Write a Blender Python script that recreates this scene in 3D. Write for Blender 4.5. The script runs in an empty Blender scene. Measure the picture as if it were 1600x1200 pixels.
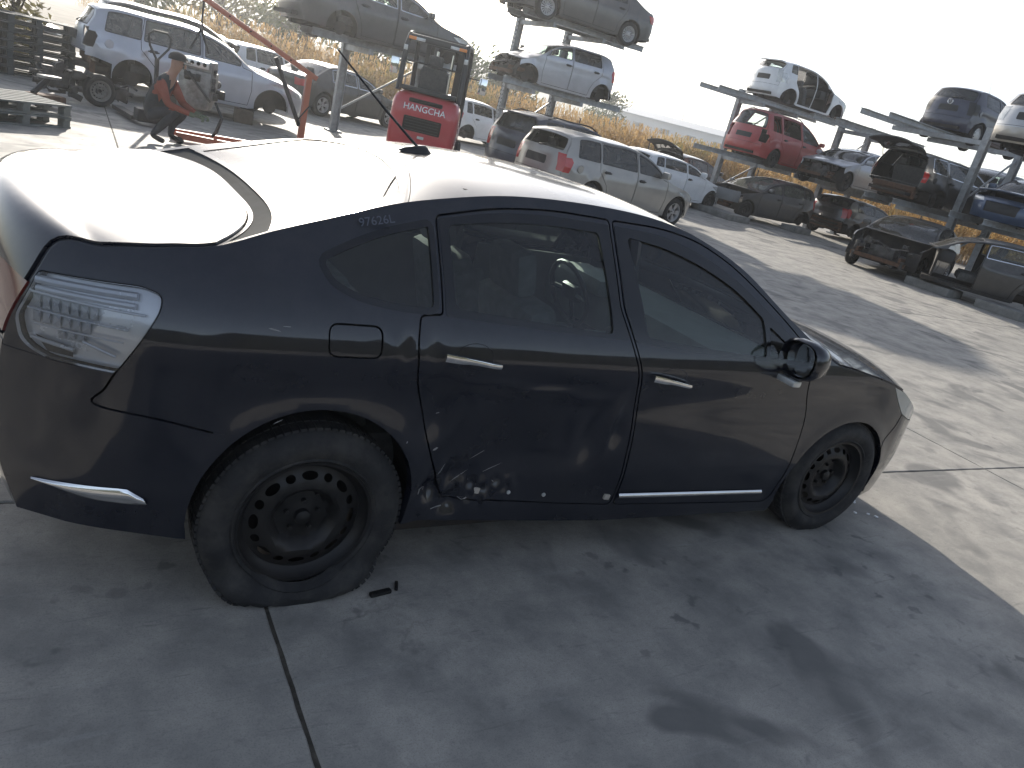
import bpy, bmesh, math, random
import numpy as np
from mathutils import Vector, Matrix
from mathutils.geometry import delaunay_2d_cdt

R = math.radians
scene = bpy.context.scene
COL = scene.collection

# ------------------------------------------------------------------ camera
cam_d = bpy.data.cameras.new('camera')
cam = bpy.data.objects.new('camera', cam_d)
COL.objects.link(cam)
scene.camera = cam
yaw, pitch, roll = R(55.354), R(19.353), R(14.389)
fwd = Vector((math.cos(pitch) * math.cos(yaw), math.cos(pitch) * math.sin(yaw), -math.sin(pitch)))
rt = fwd.cross(Vector((0, 0, 1))).normalized()
up = rt.cross(fwd)
r2 = math.cos(roll) * rt + math.sin(roll) * up
u2 = -math.sin(roll) * rt + math.cos(roll) * up
cam.matrix_world = Matrix(((r2.x, u2.x, -fwd.x, -0.8364), (r2.y, u2.y, -fwd.y, -3.0872),
                           (r2.z, u2.z, -fwd.z, 1.752), (0, 0, 0, 1)))
cam_d.sensor_fit = 'HORIZONTAL'
cam_d.sensor_width = 36.0
cam_d.lens = 36.0 * 1223.3 / 1600.0
cam_d.clip_start = 0.05
cam_d.clip_end = 6000

# ------------------------------------------------------------------ world, sun, exposure
SUN_AZ, SUN_EL = 78.0, 19.5
world = bpy.data.worlds.new('World')
scene.world = world
world.use_nodes = True
nt = world.node_tree
sky = nt.nodes.new('ShaderNodeTexSky')
sky.sky_type = 'NISHITA'
sky.sun_disc = False
sky.sun_elevation = R(SUN_EL)
sky.sun_rotation = R(90.0 - SUN_AZ)
sky.air_density = 0.8
sky.dust_density = 1.3
sky.ozone_density = 1.2
bg = nt.nodes['Background']
bg.inputs['Strength'].default_value = 0.10
hs = nt.nodes.new('ShaderNodeHueSaturation')
hs.inputs['Saturation'].default_value = 0.62   # milky autumn air
nt.links.new(sky.outputs[0], hs.inputs['Color'])
nt.links.new(hs.outputs[0], bg.inputs['Color'])
sun_d = bpy.data.lights.new('sun', 'SUN')
sun_d.energy = 3.4
sun_d.angle = R(0.8)
sun_d.color = (1.0, 0.93, 0.82)
sun = bpy.data.objects.new('sun', sun_d)
COL.objects.link(sun)
sd = Vector((math.cos(R(SUN_EL)) * math.cos(R(SUN_AZ)), math.cos(R(SUN_EL)) * math.sin(R(SUN_AZ)), math.sin(R(SUN_EL))))
sun.rotation_euler = sd.to_track_quat('Z', 'Y').to_euler()
sun.location = (0, 0, 30)
vs = scene.view_settings
scene.display_settings.display_device = 'sRGB'
vs.view_transform = 'Standard'
vs.look = 'None'
vs.exposure = 1.12
vs.gamma = 1.0
vs.use_curve_mapping = False
scene.cycles.max_bounces = 7
scene.cycles.use_adaptive_sampling = True
scene.cycles.adaptive_threshold = 0.02
scene.cycles.transparent_max_bounces = 12
scene.cycles.volume_bounces = 0
scene.cycles.use_denoising = True
scene.cycles.sample_clamp_indirect = 6.0

# ------------------------------------------------------------------ object helpers
def empty(name, loc=(0, 0, 0), rz=0.0, label=None, cat=None, group=None):
    o = bpy.data.objects.new(name, None)
    COL.objects.link(o)
    o.location = loc
    o.rotation_euler = (0, 0, rz)
    tag(o, label, cat, group)
    return o

def tag(o, label=None, cat=None, group=None, kind=None):
    if label: o['label'] = label
    if cat: o['category'] = cat
    if group: o['group'] = group
    if kind: o['kind'] = kind
    return o

def link(name, me, parent=None, mats=None):
    o = bpy.data.objects.new(name, me)
    COL.objects.link(o)
    if parent: o.parent = parent
    if mats is not None:
        for m in (mats if isinstance(mats, (list, tuple)) else [mats]):
            me.materials.append(m)
    return o

def mesh(name, verts, faces, m=None, parent=None, smooth=False, normals=None, angle=None):
    me = bpy.data.meshes.new(name)
    me.from_pydata([tuple(map(float, v)) for v in verts], [], [tuple(map(int, f)) for f in faces])
    if normals is not None:
        me.shade_smooth()
        me.normals_split_custom_set_from_vertices([tuple(map(float, n)) for n in normals])
    elif smooth:
        me.shade_smooth()
        if angle: me.set_sharp_from_angle(angle=R(angle))
    return link(name, me, parent, m)

def copy_tree(o, parent=None):
    c = o.copy()
    COL.objects.link(c)
    if parent is not None: c.parent = parent
    for ch in o.children: copy_tree(ch, c)
    return c

class MB:
    """collects shapes into ONE mesh"""
    def __init__(s): s.v = []; s.f = []
    def add(s, v, f):
        n = len(s.v); s.v += [tuple(p) for p in v]; s.f += [tuple(i + n for i in q) for q in f]; return s
    def box(s, c, d, rot=None, taper=None, bev=0.0):
        x, y, z = (k / 2 for k in d)
        if bev > 0:
            b = min(bev, x * .9, y * .9, z * .9)
            bm = bmesh.new()
            bmesh.ops.create_cube(bm, size=1)
            for q in bm.verts: q.co = (q.co.x * d[0], q.co.y * d[1], q.co.z * d[2])
            bmesh.ops.bevel(bm, geom=bm.edges[:], offset=b, segments=2, affect='EDGES', profile=.6)
            pts = [Vector(q.co) for q in bm.verts]
            bm.verts.index_update()
            fc = [[q.index for q in f.verts] for f in bm.faces]
            bm.free()
        else:
            pts = [Vector(p) for p in ((-x, -y, -z), (x, -y, -z), (x, y, -z), (-x, y, -z), (-x, -y, z), (x, -y, z), (x, y, z), (-x, y, z))]
            fc = [(0, 3, 2, 1), (4, 5, 6, 7), (0, 1, 5, 4), (1, 2, 6, 5), (2, 3, 7, 6), (3, 0, 4, 7)]
        if taper:
            for p in pts:
                k = (p.z + z) / (2 * z) if z else 0
                p.x *= 1 + (taper[0] - 1) * k; p.y *= 1 + (taper[1] - 1) * k
        if rot is not None:
            m = rot if isinstance(rot, Matrix) else Matrix.Rotation(rot, 3, 'Z')
            pts = [m @ p for p in pts]
        return s.add([(p.x + c[0], p.y + c[1], p.z + c[2]) for p in pts], fc)
    def tube(s, path, r, n=8, cap=True):
        P = [Vector(p) for p in path]
        rr = r if isinstance(r, (list, tuple)) else [r] * len(P)
        vs, fs = [], []
        ref = None
        for i, p in enumerate(P):
            t = (P[min(i + 1, len(P) - 1)] - P[max(i - 1, 0)])
            if t.length < 1e-9: t = Vector((0, 0, 1))
            t.normalize()
            if ref is None:
                ref = t.orthogonal().normalized()
            ref = (ref - t * ref.dot(t))
            if ref.length < 1e-6: ref = t.orthogonal()
            ref.normalize()
            b = t.cross(ref)
            for k in range(n):
                a = 2 * math.pi * k / n
                vs.append(p + (ref * math.cos(a) + b * math.sin(a)) * rr[i])
        for i in range(len(P) - 1):
            for k in range(n):
                fs.append((i * n + k, i * n + (k + 1) % n, (i + 1) * n + (k + 1) % n, (i + 1) * n + k))
        if cap:
            fs.append(tuple(range(n))[::-1]); fs.append(tuple((len(P) - 1) * n + k for k in range(n)))
        return s.add(vs, fs)
    def lathe(s, prof, n=32, axis='Y', c=(0, 0, 0), close=False):
        """prof: (radius, offset along axis)"""
        vs, fs = [], []
        for k in range(n):
            a = 2 * math.pi * k / n
            for (r, h) in prof:
                if axis == 'Y': vs.append((c[0] + r * math.cos(a), c[1] + h, c[2] + r * math.sin(a)))
                elif axis == 'X': vs.append((c[0] + h, c[1] + r * math.cos(a), c[2] + r * math.sin(a)))
                else: vs.append((c[0] + r * math.cos(a), c[1] + r * math.sin(a), c[2] + h))
        m = len(prof)
        for k in range(n):
            k2 = (k + 1) % n
            for j in range(m if close else m - 1):
                j2 = (j + 1) % m
                fs.append((k * m + j, k2 * m + j, k2 * m + j2, k * m + j2))
        return s.add(vs, fs)
    def prism(s, poly, h0, h1, axis='Z'):
        n = len(poly)
        def P(p, h): return {'Z': (p[0], p[1], h), 'Y': (p[0], h, p[1]), 'X': (h, p[0], p[1])}[axis]
        v = [P(p, h0) for p in poly] + [P(p, h1) for p in poly]
        f = [tuple(range(n))[::-1], tuple(range(n, 2 * n))] + [(i, (i + 1) % n, n + (i + 1) % n, n + i) for i in range(n)]
        return s.add(v, f)
    def build(s, name, m=None, parent=None, smooth=False, angle=35, fix=True):
        me = bpy.data.meshes.new(name)
        me.from_pydata([tuple(map(float, p)) for p in s.v], [], s.f)
        if fix:
            bm = bmesh.new(); bm.from_mesh(me)
            bmesh.ops.recalc_face_normals(bm, faces=bm.faces)
            bm.to_mesh(me); bm.free()
        if smooth:
            me.shade_smooth(); me.set_sharp_from_angle(angle=R(angle))
        return link(name, me, parent, m)

# ------------------------------------------------------------------ materials
def nodes(m):
    m.use_nodes = True
    t = m.node_tree
    return t, t.nodes['Principled BSDF'], t.links

def ramp(t, src, p0, c0, p1, c1):
    r = t.nodes.new('ShaderNodeValToRGB')
    e = r.color_ramp.elements
    e[0].position, e[1].position = p0, p1
    e[0].color = (*c0, 1) if len(c0) == 3 else c0
    e[1].color = (*c1, 1) if len(c1) == 3 else c1
    t.links.new(src, r.inputs[0])
    return r.outputs[0]

def noise(t, scale, detail=4, rough=.55, vec=None, dist=0):
    n = t.nodes.new('ShaderNodeTexNoise')
    n.inputs['Scale'].default_value = scale
    n.inputs['Detail'].default_value = detail
    n.inputs['Roughness'].default_value = rough
    n.inputs['Distortion'].default_value = dist
    if vec is None:
        vec = objco(t)
    t.links.new(vec, n.inputs['Vector'])
    return n.outputs['Fac']

def objco(t):
    for n in t.nodes:
        if n.bl_idname == 'ShaderNodeTexCoord': return n.outputs['Object']
    return t.nodes.new('ShaderNodeTexCoord').outputs['Object']

def mixc(t, fac, a, b, mode='MIX'):
    n = t.nodes.new('ShaderNodeMix'); n.data_type = 'RGBA'; n.blend_type = mode
    for s, k in ((fac, 0), (a, 6), (b, 7)):
        if hasattr(s, 'links'): t.links.new(s, n.inputs[k])
        elif k == 0: n.inputs[0].default_value = s
        else: n.inputs[k].default_value = (*s, 1)
    return n.outputs[2]

def math_(t, op, a, b=0.0):
    n = t.nodes.new('ShaderNodeMath'); n.operation = op; n.use_clamp = False
    for k, s in enumerate((a, b)):
        if hasattr(s, 'links'): t.links.new(s, n.inputs[k])
        else: n.inputs[k].default_value = s
    return n.outputs[0]

_mc = {}
def M(name, col, rough=.5, metal=0.0, var=.18, vs=6, bump=0.0, bs=60, coat=0.0, dirt=0.0, dcol=(.16, .13, .10)):
    if name in _mc: return _mc[name]
    m = bpy.data.materials.new(name); _mc[name] = m
    t, b, L = nodes(m)
    nf = noise(t, vs, 5)
    a = tuple(max(0, c * (1 - var)) for c in col); c2 = tuple(min(1, c * (1 + var)) for c in col)
    base = ramp(t, nf, .3, a, .7, c2)
    if dirt > 0:
        d = noise(t, vs * .6, 6, .65)
        base = mixc(t, math_(t, 'MULTIPLY', ramp(t, d, .45, (0, 0, 0), .75, (1, 1, 1)), dirt), base, dcol)
    L.new(base, b.inputs['Base Color'])
    rr = t.nodes.new('ShaderNodeMapRange'); rr.inputs[3].default_value = max(.02, rough - .1); rr.inputs[4].default_value = min(1, rough + .1)
    L.new(nf, rr.inputs[0]); L.new(rr.outputs[0], b.inputs['Roughness'])
    b.inputs['Metallic'].default_value = metal
    b.inputs['Coat Weight'].default_value = coat
    b.inputs['Coat Roughness'].default_value = .08
    if bump > 0:
        bn = t.nodes.new('ShaderNodeBump'); bn.inputs['Strength'].default_value = bump; bn.inputs['Distance'].default_value = .01
        L.new(noise(t, bs, 6), bn.inputs['Height']); L.new(bn.outputs[0], b.inputs['Normal'])
    return m

def paint(name, col, metal=.35, rough=.38, dust=.35, coat=.9, coat_rough=.06, dcol=(.33, .31, .28), ior=1.5):
    """car paint: flake base, clear coat, dust that has settled on faces that look up"""
    if name in _mc: return _mc[name]
    m = bpy.data.materials.new(name); _mc[name] = m
    t, b, L = nodes(m)
    nf = noise(t, 3.0, 4)
    base = ramp(t, nf, .25, tuple(c * .88 for c in col), .75, tuple(min(1, c * 1.1) for c in col))
    g = t.nodes.new('ShaderNodeNewGeometry')
    sp = t.nodes.new('ShaderNodeSeparateXYZ'); L.new(g.outputs['Normal'], sp.inputs[0])
    upf = t.nodes.new('ShaderNodeMapRange'); upf.inputs[1].default_value = -.2; upf.inputs[2].default_value = .9
    upf.inputs[3].default_value = .16; upf.inputs[4].default_value = 1.0
    L.new(sp.outputs[2], upf.inputs[0])
    d = ramp(t, noise(t, 5.5, 7, .7), .3, (.35, .35, .35), .75, (1, 1, 1))
    df = math_(t, 'MULTIPLY', math_(t, 'MULTIPLY', d, upf.outputs[0]), dust)
    L.new(mixc(t, df, base, dcol), b.inputs['Base Color'])
    b.inputs['Coat IOR'].default_value = ior
    if ior > 1.6: b.inputs['Specular IOR Level'].default_value = .08
    b.inputs['Metallic'].default_value = metal
    L.new(math_(t, 'ADD', math_(t, 'MULTIPLY', df, .4), rough), b.inputs['Roughness'])
    L.new(math_(t, 'MULTIPLY', math_(t, 'SUBTRACT', 1.0, math_(t, 'MULTIPLY', df, .8)), coat), b.inputs['Coat Weight'])
    L.new(math_(t, 'ADD', math_(t, 'MULTIPLY', df, .35), coat_rough), b.inputs['Coat Roughness'])
    return m

def glass(name, tint=(.72, .8, .76), dirt=.06, rough=.01, boost=1.0, dcol=(.5, .48, .44)):
    if name in _mc: return _mc[name]
    m = bpy.data.materials.new(name); _mc[name] = m
    m.use_nodes = True
    t = m.node_tree; L = t.links
    out = t.nodes['Material Output']; t.nodes.remove(t.nodes['Principled BSDF'])
    tr = t.nodes.new('ShaderNodeBsdfTransparent'); tr.inputs[0].default_value = (*tint, 1)
    gl = t.nodes.new('ShaderNodeBsdfGlossy'); gl.inputs['Roughness'].default_value = rough
    fr = t.nodes.new('ShaderNodeFresnel'); fr.inputs[0].default_value = 1.52
    mx = t.nodes.new('ShaderNodeMixShader')
    L.new(math_(t, 'MULTIPLY', fr.outputs[0], 1.6 * boost), mx.inputs[0]); L.new(tr.outputs[0], mx.inputs[1]); L.new(gl.outputs[0], mx.inputs[2])
    df = t.nodes.new('ShaderNodeBsdfDiffuse'); df.inputs[0].default_value = (*dcol, 1)
    m2 = t.nodes.new('ShaderNodeMixShader')
    L.new(math_(t, 'MULTIPLY', ramp(t, noise(t, 7, 7, .7), .3, (.3, .3, .3), .8, (1, 1, 1)), dirt), m2.inputs[0])
    L.new(mx.outputs[0], m2.inputs[1]); L.new(df.outputs[0], m2.inputs[2])
    L.new(m2.outputs[0], out.inputs['Surface'])
    return m

m_rubber = M('tyre_rubber', (.022, .022, .023), .8, var=.3, vs=14, bump=.25, bs=90, dirt=.6, dcol=(.10, .092, .082))
m_rubber_far = M('tyre_rubber_far', (.02, .02, .021), .85, var=.3, dirt=.3, dcol=(.08, .07, .06))
m_trim = M('black_plastic', (.018, .018, .02), .5, var=.25, bump=.1, bs=120, dirt=.2, dcol=(.06, .055, .05))
m_gap = M('panel_gap', (.004, .004, .004), .9)
m_chrome = M('chrome_trim', (.85, .85, .85), .12, 1.0, var=.06, dirt=.2, dcol=(.3, .28, .26))
m_steelw = M('steel_wheel', (.016, .016, .017), .42, .2, var=.3, dirt=.45, dcol=(.06, .05, .042))
m_alloy = M('alloy_wheel', (.42, .42, .43), .35, .7, var=.12, dirt=.4, dcol=(.12, .1, .09))
m_galv = M('galvanised_steel', (.36, .38, .4), .5, .35, var=.2, vs=9, bump=.08, dirt=.5, dcol=(.2, .17, .14))
m_under = M('underbody_grime', (.022, .02, .019), .85, var=.4, vs=5, bump=.4, bs=30, dirt=.5, dcol=(.09, .065, .045))
m_engine = M('engine_metal', (.07, .068, .066), .55, .4, var=.5, vs=9, dirt=.6, dcol=(.05, .035, .025))
m_alu = M('cast_aluminium', (.3, .3, .29), .5, .7, var=.3, vs=12, dirt=.5, dcol=(.07, .06, .05))
m_seat = M('seat_fabric', (.085, .086, .085), .95, var=.25, vs=20, bump=.2, bs=200)
m_rust = M('rusty_steel', (.12, .065, .04), .85, .2, var=.4, vs=10, dirt=.5, dcol=(.05, .04, .035))
g_side = glass('side_glass', (.80, .90, .86), .05)
g_far = glass('car_glass', (.62, .72, .69), .14)
g_dark = glass('privacy_glass', (.20, .23, .23), .12)
m_red = M('red_lens', (.45, .02, .02), .15, var=.15, coat=.8)
m_clear = M('clear_lens', (.55, .56, .55), .18, .3, var=.2, vs=18, coat=1.0)
m_amber = M('amber_lens', (.7, .22, .03), .2, var=.1, coat=.6)
m_plate = M('empty_plate_holder', (.03, .03, .03), .6)

# ------------------------------------------------------------------ 2-D panel cutting
def pch(x, xs, ys):
    """smooth monotone-ish cubic through a table"""
    xs = np.asarray(xs, float); ys = np.asarray(ys, float); x = np.asarray(x, float)
    h = np.diff(xs); d = np.diff(ys) / h
    m = np.zeros_like(ys)
    m[0], m[-1] = d[0], d[-1]
    for i in range(1, len(xs) - 1):
        m[i] = 0 if d[i - 1] * d[i] <= 0 else 2 * d[i - 1] * d[i] / (d[i - 1] + d[i])
    xc = np.clip(x, xs[0], xs[-1])
    i = np.clip(np.searchsorted(xs, xc) - 1, 0, len(h) - 1)
    t = (xc - xs[i]) / h[i]
    return ((1 + 2 * t) * (1 - t) ** 2 * ys[i] + t * (1 - t) ** 2 * h[i] * m[i] + t * t * (3 - 2 * t) * ys[i + 1] + t * t * (t - 1) * h[i] * m[i + 1])

def resample(poly, d, closed=True):
    out = []
    n = len(poly)
    for i in range(n if closed else n - 1):
        a, b = poly[i], poly[(i + 1) % n]
        k = max(1, int(math.ceil(math.hypot(b[0] - a[0], b[1] - a[1]) / d)))
        for j in range(k):
            out.append((a[0] + (b[0] - a[0]) * j / k, a[1] + (b[1] - a[1]) * j / k))
    if not closed: out.append(tuple(poly[-1]))
    return out

def fillet(poly, r, n=4):
    out = []
    N = len(poly)
    rr = r if isinstance(r, (list, tuple)) else [r] * N
    for i in range(N):
        p = Vector(poly[i]); a = Vector(poly[i - 1]); b = Vector(poly[(i + 1) % N])
        da, db = (a - p), (b - p)
        k = min(rr[i], da.length * .45, db.length * .45)
        if k < 1e-4: out.append(tuple(p)); continue
        p0, p1 = p + da.normalized() * k, p + db.normalized() * k
        for j in range(n + 1):
            t = j / n
            q = p0 * (1 - t) ** 2 + p * 2 * t * (1 - t) + p1 * t * t
            out.append(tuple(q))
    return out

def area2(p): return sum(p[i][0] * p[(i + 1) % len(p)][1] - p[(i + 1) % len(p)][0] * p[i][1] for i in range(len(p)))

def inset(poly, d):
    """move a closed outline inwards by d (outwards if negative)"""
    p = [Vector(q) for q in poly]
    if area2(poly) < 0: p = p[::-1]
    out = []
    n = len(p)
    for i in range(n):
        e1 = (p[i] - p[i - 1]); e2 = (p[(i + 1) % n] - p[i])
        if e1.length < 1e-9 or e2.length < 1e-9: out.append(tuple(p[i])); continue
        e1.normalize(); e2.normalize()
        n1 = Vector((-e1.y, e1.x)); n2 = Vector((-e2.y, e2.x))
        b = n1 + n2
        if b.length < 1e-6: b = n1
        b.normalize()
        k = d / max(.45, b.dot(n1))
        out.append((p[i].x + b.x * k, p[i].y + b.y * k))
    return out

def inpoly(px, py, poly):
    ins = np.zeros(len(px), bool)
    q = np.asarray(poly)
    x1, y1 = q[:, 0], q[:, 1]; x2, y2 = np.roll(x1, -1), np.roll(y1, -1)
    for a, b, c, d in zip(x1, y1, x2, y2):
        if b == d: continue
        c1 = ((b > py) != (d > py))
        ins ^= c1 & (px < (c - a) * (py - b) / (d - b) + a)
    return ins

def cut(outline, regions, spacing, extra=()):
    """triangulate outline; regions = [(name, closed polygon)], first match wins; rest is 'body'. name None = hole"""
    loops = [(outline, True)] + [(p, True) for _, p in regions] + [(p, False) for p in extra]
    V, E = [], []
    for lp, closed in loops:
        q = resample(lp, spacing * .8, closed) if lp is not outline else list(lp)
        k = len(V); V += q
        n = len(q)
        E += [(k + i, k + (i + 1) % n) for i in range(n if closed else n - 1)]
    B = np.asarray(V)
    o = np.asarray(outline)
    gx, gy = np.meshgrid(np.arange(o[:, 0].min(), o[:, 0].max(), spacing), np.arange(o[:, 1].min(), o[:, 1].max(), spacing))
    gx = gx + (np.arange(gx.shape[0])[:, None] % 2) * spacing * .5
    gx, gy = gx.ravel(), gy.ravel()
    k = inpoly(gx, gy, outline); gx, gy = gx[k], gy[k]
    keep = np.ones(len(gx), bool)
    for i in range(0, len(gx), 2000):
        d = (gx[i:i + 2000, None] - B[None, :, 0]) ** 2 + (gy[i:i + 2000, None] - B[None, :, 1]) ** 2
        keep[i:i + 2000] = d.min(1) > (spacing * .42) ** 2
    V += list(zip(gx[keep], gy[keep]))
    r = delaunay_2d_cdt([Vector((float(a), float(b))) for a, b in V], E, [], 0, 1e-6)
    v = np.array([(p.x, p.y) for p in r[0]])
    f = np.array([t for t in r[2] if len(t) == 3])
    c = v[f].mean(1)
    lab = np.full(len(f), 'body', dtype=object)
    done = ~inpoly(c[:, 0], c[:, 1], outline)
    lab[done] = None
    for name, p in regions:
        m = inpoly(c[:, 0], c[:, 1], p) & ~done
        lab[m] = name; done |= m
    return v, f, lab

def panel(name, v, f, sel, fmap, m, parent, skirt=0.0, flip=False, lift=0.0, offs=None):
    """the chosen triangles as one curved panel with true surface normals and a turned-in edge"""
    t = f[sel]
    if len(t) == 0: return None
    if name != 'panel_gap':
        # each separate piece becomes a part of its own
        lab_ = {}
        def root(i):
            while lab_.setdefault(i, i) != i:
                lab_[i] = lab_[lab_[i]]; i = lab_[i]
            return i
        for q in t:
            r0 = root(int(q[0]))
            for k in q[1:]:
                r1 = root(int(k))
                if r1 != r0: lab_[r1] = r0
        comp = np.array([root(int(q[0])) for q in t])
        ids, cnt_ = np.unique(comp, return_counts=True)
        if len(ids) > 1:
            first = None
            rows = np.flatnonzero(sel)
            for i in ids[np.argsort(-cnt_)]:
                s2 = np.zeros(len(f), bool); s2[rows[comp == i]] = True
                o = panel(name, v, f, s2, fmap, m, parent, skirt, flip, lift)
                first = first or o
            return first
    idx, inv = np.unique(t, return_inverse=True)
    t = inv.reshape(-1, 3)
    uv = v[idx]
    e = 2e-3
    P = fmap(uv[:, 0], uv[:, 1])
    du = fmap(uv[:, 0] + e, uv[:, 1]) - fmap(uv[:, 0] - e, uv[:, 1])
    dv = fmap(uv[:, 0], uv[:, 1] + e) - fmap(uv[:, 0], uv[:, 1] - e)
    N = np.cross(du, dv); N /= np.maximum(np.linalg.norm(N, axis=1), 1e-12)[:, None]
    if flip: N = -N; t = t[:, ::-1]
    a, b, c = P[t[:, 0]], P[t[:, 1]], P[t[:, 2]]
    fn = np.cross(b - a, c - a)
    if (fn * N[t[:, 0]]).sum() < 0: t = t[:, ::-1]
    P = P + N * lift
    verts, norms, faces = list(P), list(N), [tuple(q) for q in t]
    if skirt:
        cnt = {}
        for q in faces:
            for i in range(3):
                k = (q[i], q[(i + 1) % 3]); kk = (min(k), max(k)); cnt.setdefault(kk, []).append(k)
        for kk, l in cnt.items():
            if len(l) == 1:
                i, j = l[0]
                p0, p1 = P[i], P[j]; q0, q1 = P[i] - N[i] * skirt, P[j] - N[j] * skirt
                nn = np.cross(p1 - p0, -N[i]); nn = nn / max(np.linalg.norm(nn), 1e-9)
                k = len(verts)
                verts += [p0, p1, q1, q0]; norms += [-nn] * 4
                faces.append((k + 1, k, k + 3, k + 2))
    o = mesh(name, verts, faces, m, parent, normals=norms)
    if name == 'panel_gap': o['kind'] = 'stuff'
    return o

class Body:
    """a car body: crowned centre strip nose-roof-tail between two rails, and two side skins"""
    def __init__(s, keys, wx, wy, sect, bump=None, expo=2.3, n=10):
        K = np.asarray(keys, float)
        out = []
        m = len(K)
        for i in range(m - 1):
            p0, p1, p2, p3 = K[max(i - 1, 0)], K[i], K[i + 1], K[min(i + 2, m - 1)]
            l = max(np.linalg.norm(p2[:2] - p1[:2]), 1e-6)
            l0 = max(np.linalg.norm(p1[:2] - p0[:2]), 1e-6); l2 = max(np.linalg.norm(p3[:2] - p2[:2]), 1e-6)
            m1 = ((p2 - p1) / l * l0 + (p1 - p0) / l0 * l) / (l + l0) * l if i > 0 else p2 - p1
            m2 = ((p3 - p2) / l2 * l + (p2 - p1) / l * l2) / (l + l2) * l if i < m - 2 else p2 - p1
            for j in range(n):
                t = j / n
                out.append((2 * t ** 3 - 3 * t * t + 1) * p1 + (t ** 3 - 2 * t * t + t) * m1 + (3 * t * t - 2 * t ** 3) * p2 + (t ** 3 - t * t) * m2)
        out.append(K[-1])
        s.C = np.array(out)
        d = np.linalg.norm(np.diff(s.C[:, :2], axis=0), axis=1)
        s.u = np.concatenate([[0], np.cumsum(d)])
        s.ku = s.u[::n]
        s.wx, s.wy, s.sect, s.bump, s.expo = wx, wy, sect, bump, expo
    def y(s, x, z):
        b = pch(x, s.wx, s.wy) - s.sect(x, z)
        if s.bump is not None: b = b + s.bump(x, z)
        return np.maximum(b, .02)
    def side(s, sg):
        return lambda x, z: np.stack([x, sg * s.y(x, z), z], 1)
    def strip(s, u, q):
        c = [np.interp(u, s.u, s.C[:, k]) for k in range(4)]
        yr = s.y(c[2], c[3])
        k = np.clip(1 - np.abs(q) ** s.expo, -.5, 1)
        return np.stack([c[2] + (c[0] - c[2]) * k, q * yr, c[3] + (c[1] - c[3]) * k], 1)
    def rail(s): return s.C[:, 2], s.C[:, 3]
    def zrail(s, x):
        """height of the roof/hood rail above x"""
        xr, zr = s.C[:, 2], s.C[:, 3]
        i0 = int(np.argmax(xr)); i1 = int(np.argmin(xr))
        a, b = xr[i0:i1 + 1][::-1], zr[i0:i1 + 1][::-1]
        return np.interp(x, a, b)
    def u_at(s, x, q, lo, hi):
        """strip parameter between lo and hi where the strip at lateral q passes x"""
        uu = np.linspace(lo, hi, 60)
        xs = s.strip(uu, np.full(60, q))[:, 0]
        return float(np.interp(-x, -xs, uu))
# ------------------------------------------------------------------ wheels
def disc(rad, holes, prof, spacing, sg, c=(0, 0, 0)):
    n = max(24, int(2 * math.pi * rad / spacing))
    out = [(rad * math.cos(2 * math.pi * i / n), rad * math.sin(2 * math.pi * i / n)) for i in range(n)]
    v, f, lab = cut(out, [(None, h) for h in holes], spacing)
    f = f[lab == 'body']
    r = np.hypot(v[:, 0], v[:, 1])
    d = pch(r, [p[0] for p in prof], [p[1] for p in prof])
    V = np.stack([v[:, 0] + c[0], sg * d + c[1], v[:, 1] + c[2]], 1)
    return [tuple(p) for p in V], [tuple(int(k) for k in (t if sg < 0 else t[::-1])) for t in f]

def oval(cx, cy, a, b, rot, n=12):
    return [(cx + a * math.cos(2 * math.pi * k / n) * math.cos(rot) - b * math.sin(2 * math.pi * k / n) * math.sin(rot),
             cy + a * math.cos(2 * math.pi * k / n) * math.sin(rot) + b * math.sin(2 * math.pi * k / n) * math.cos(rot)) for k in range(n)]

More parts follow.
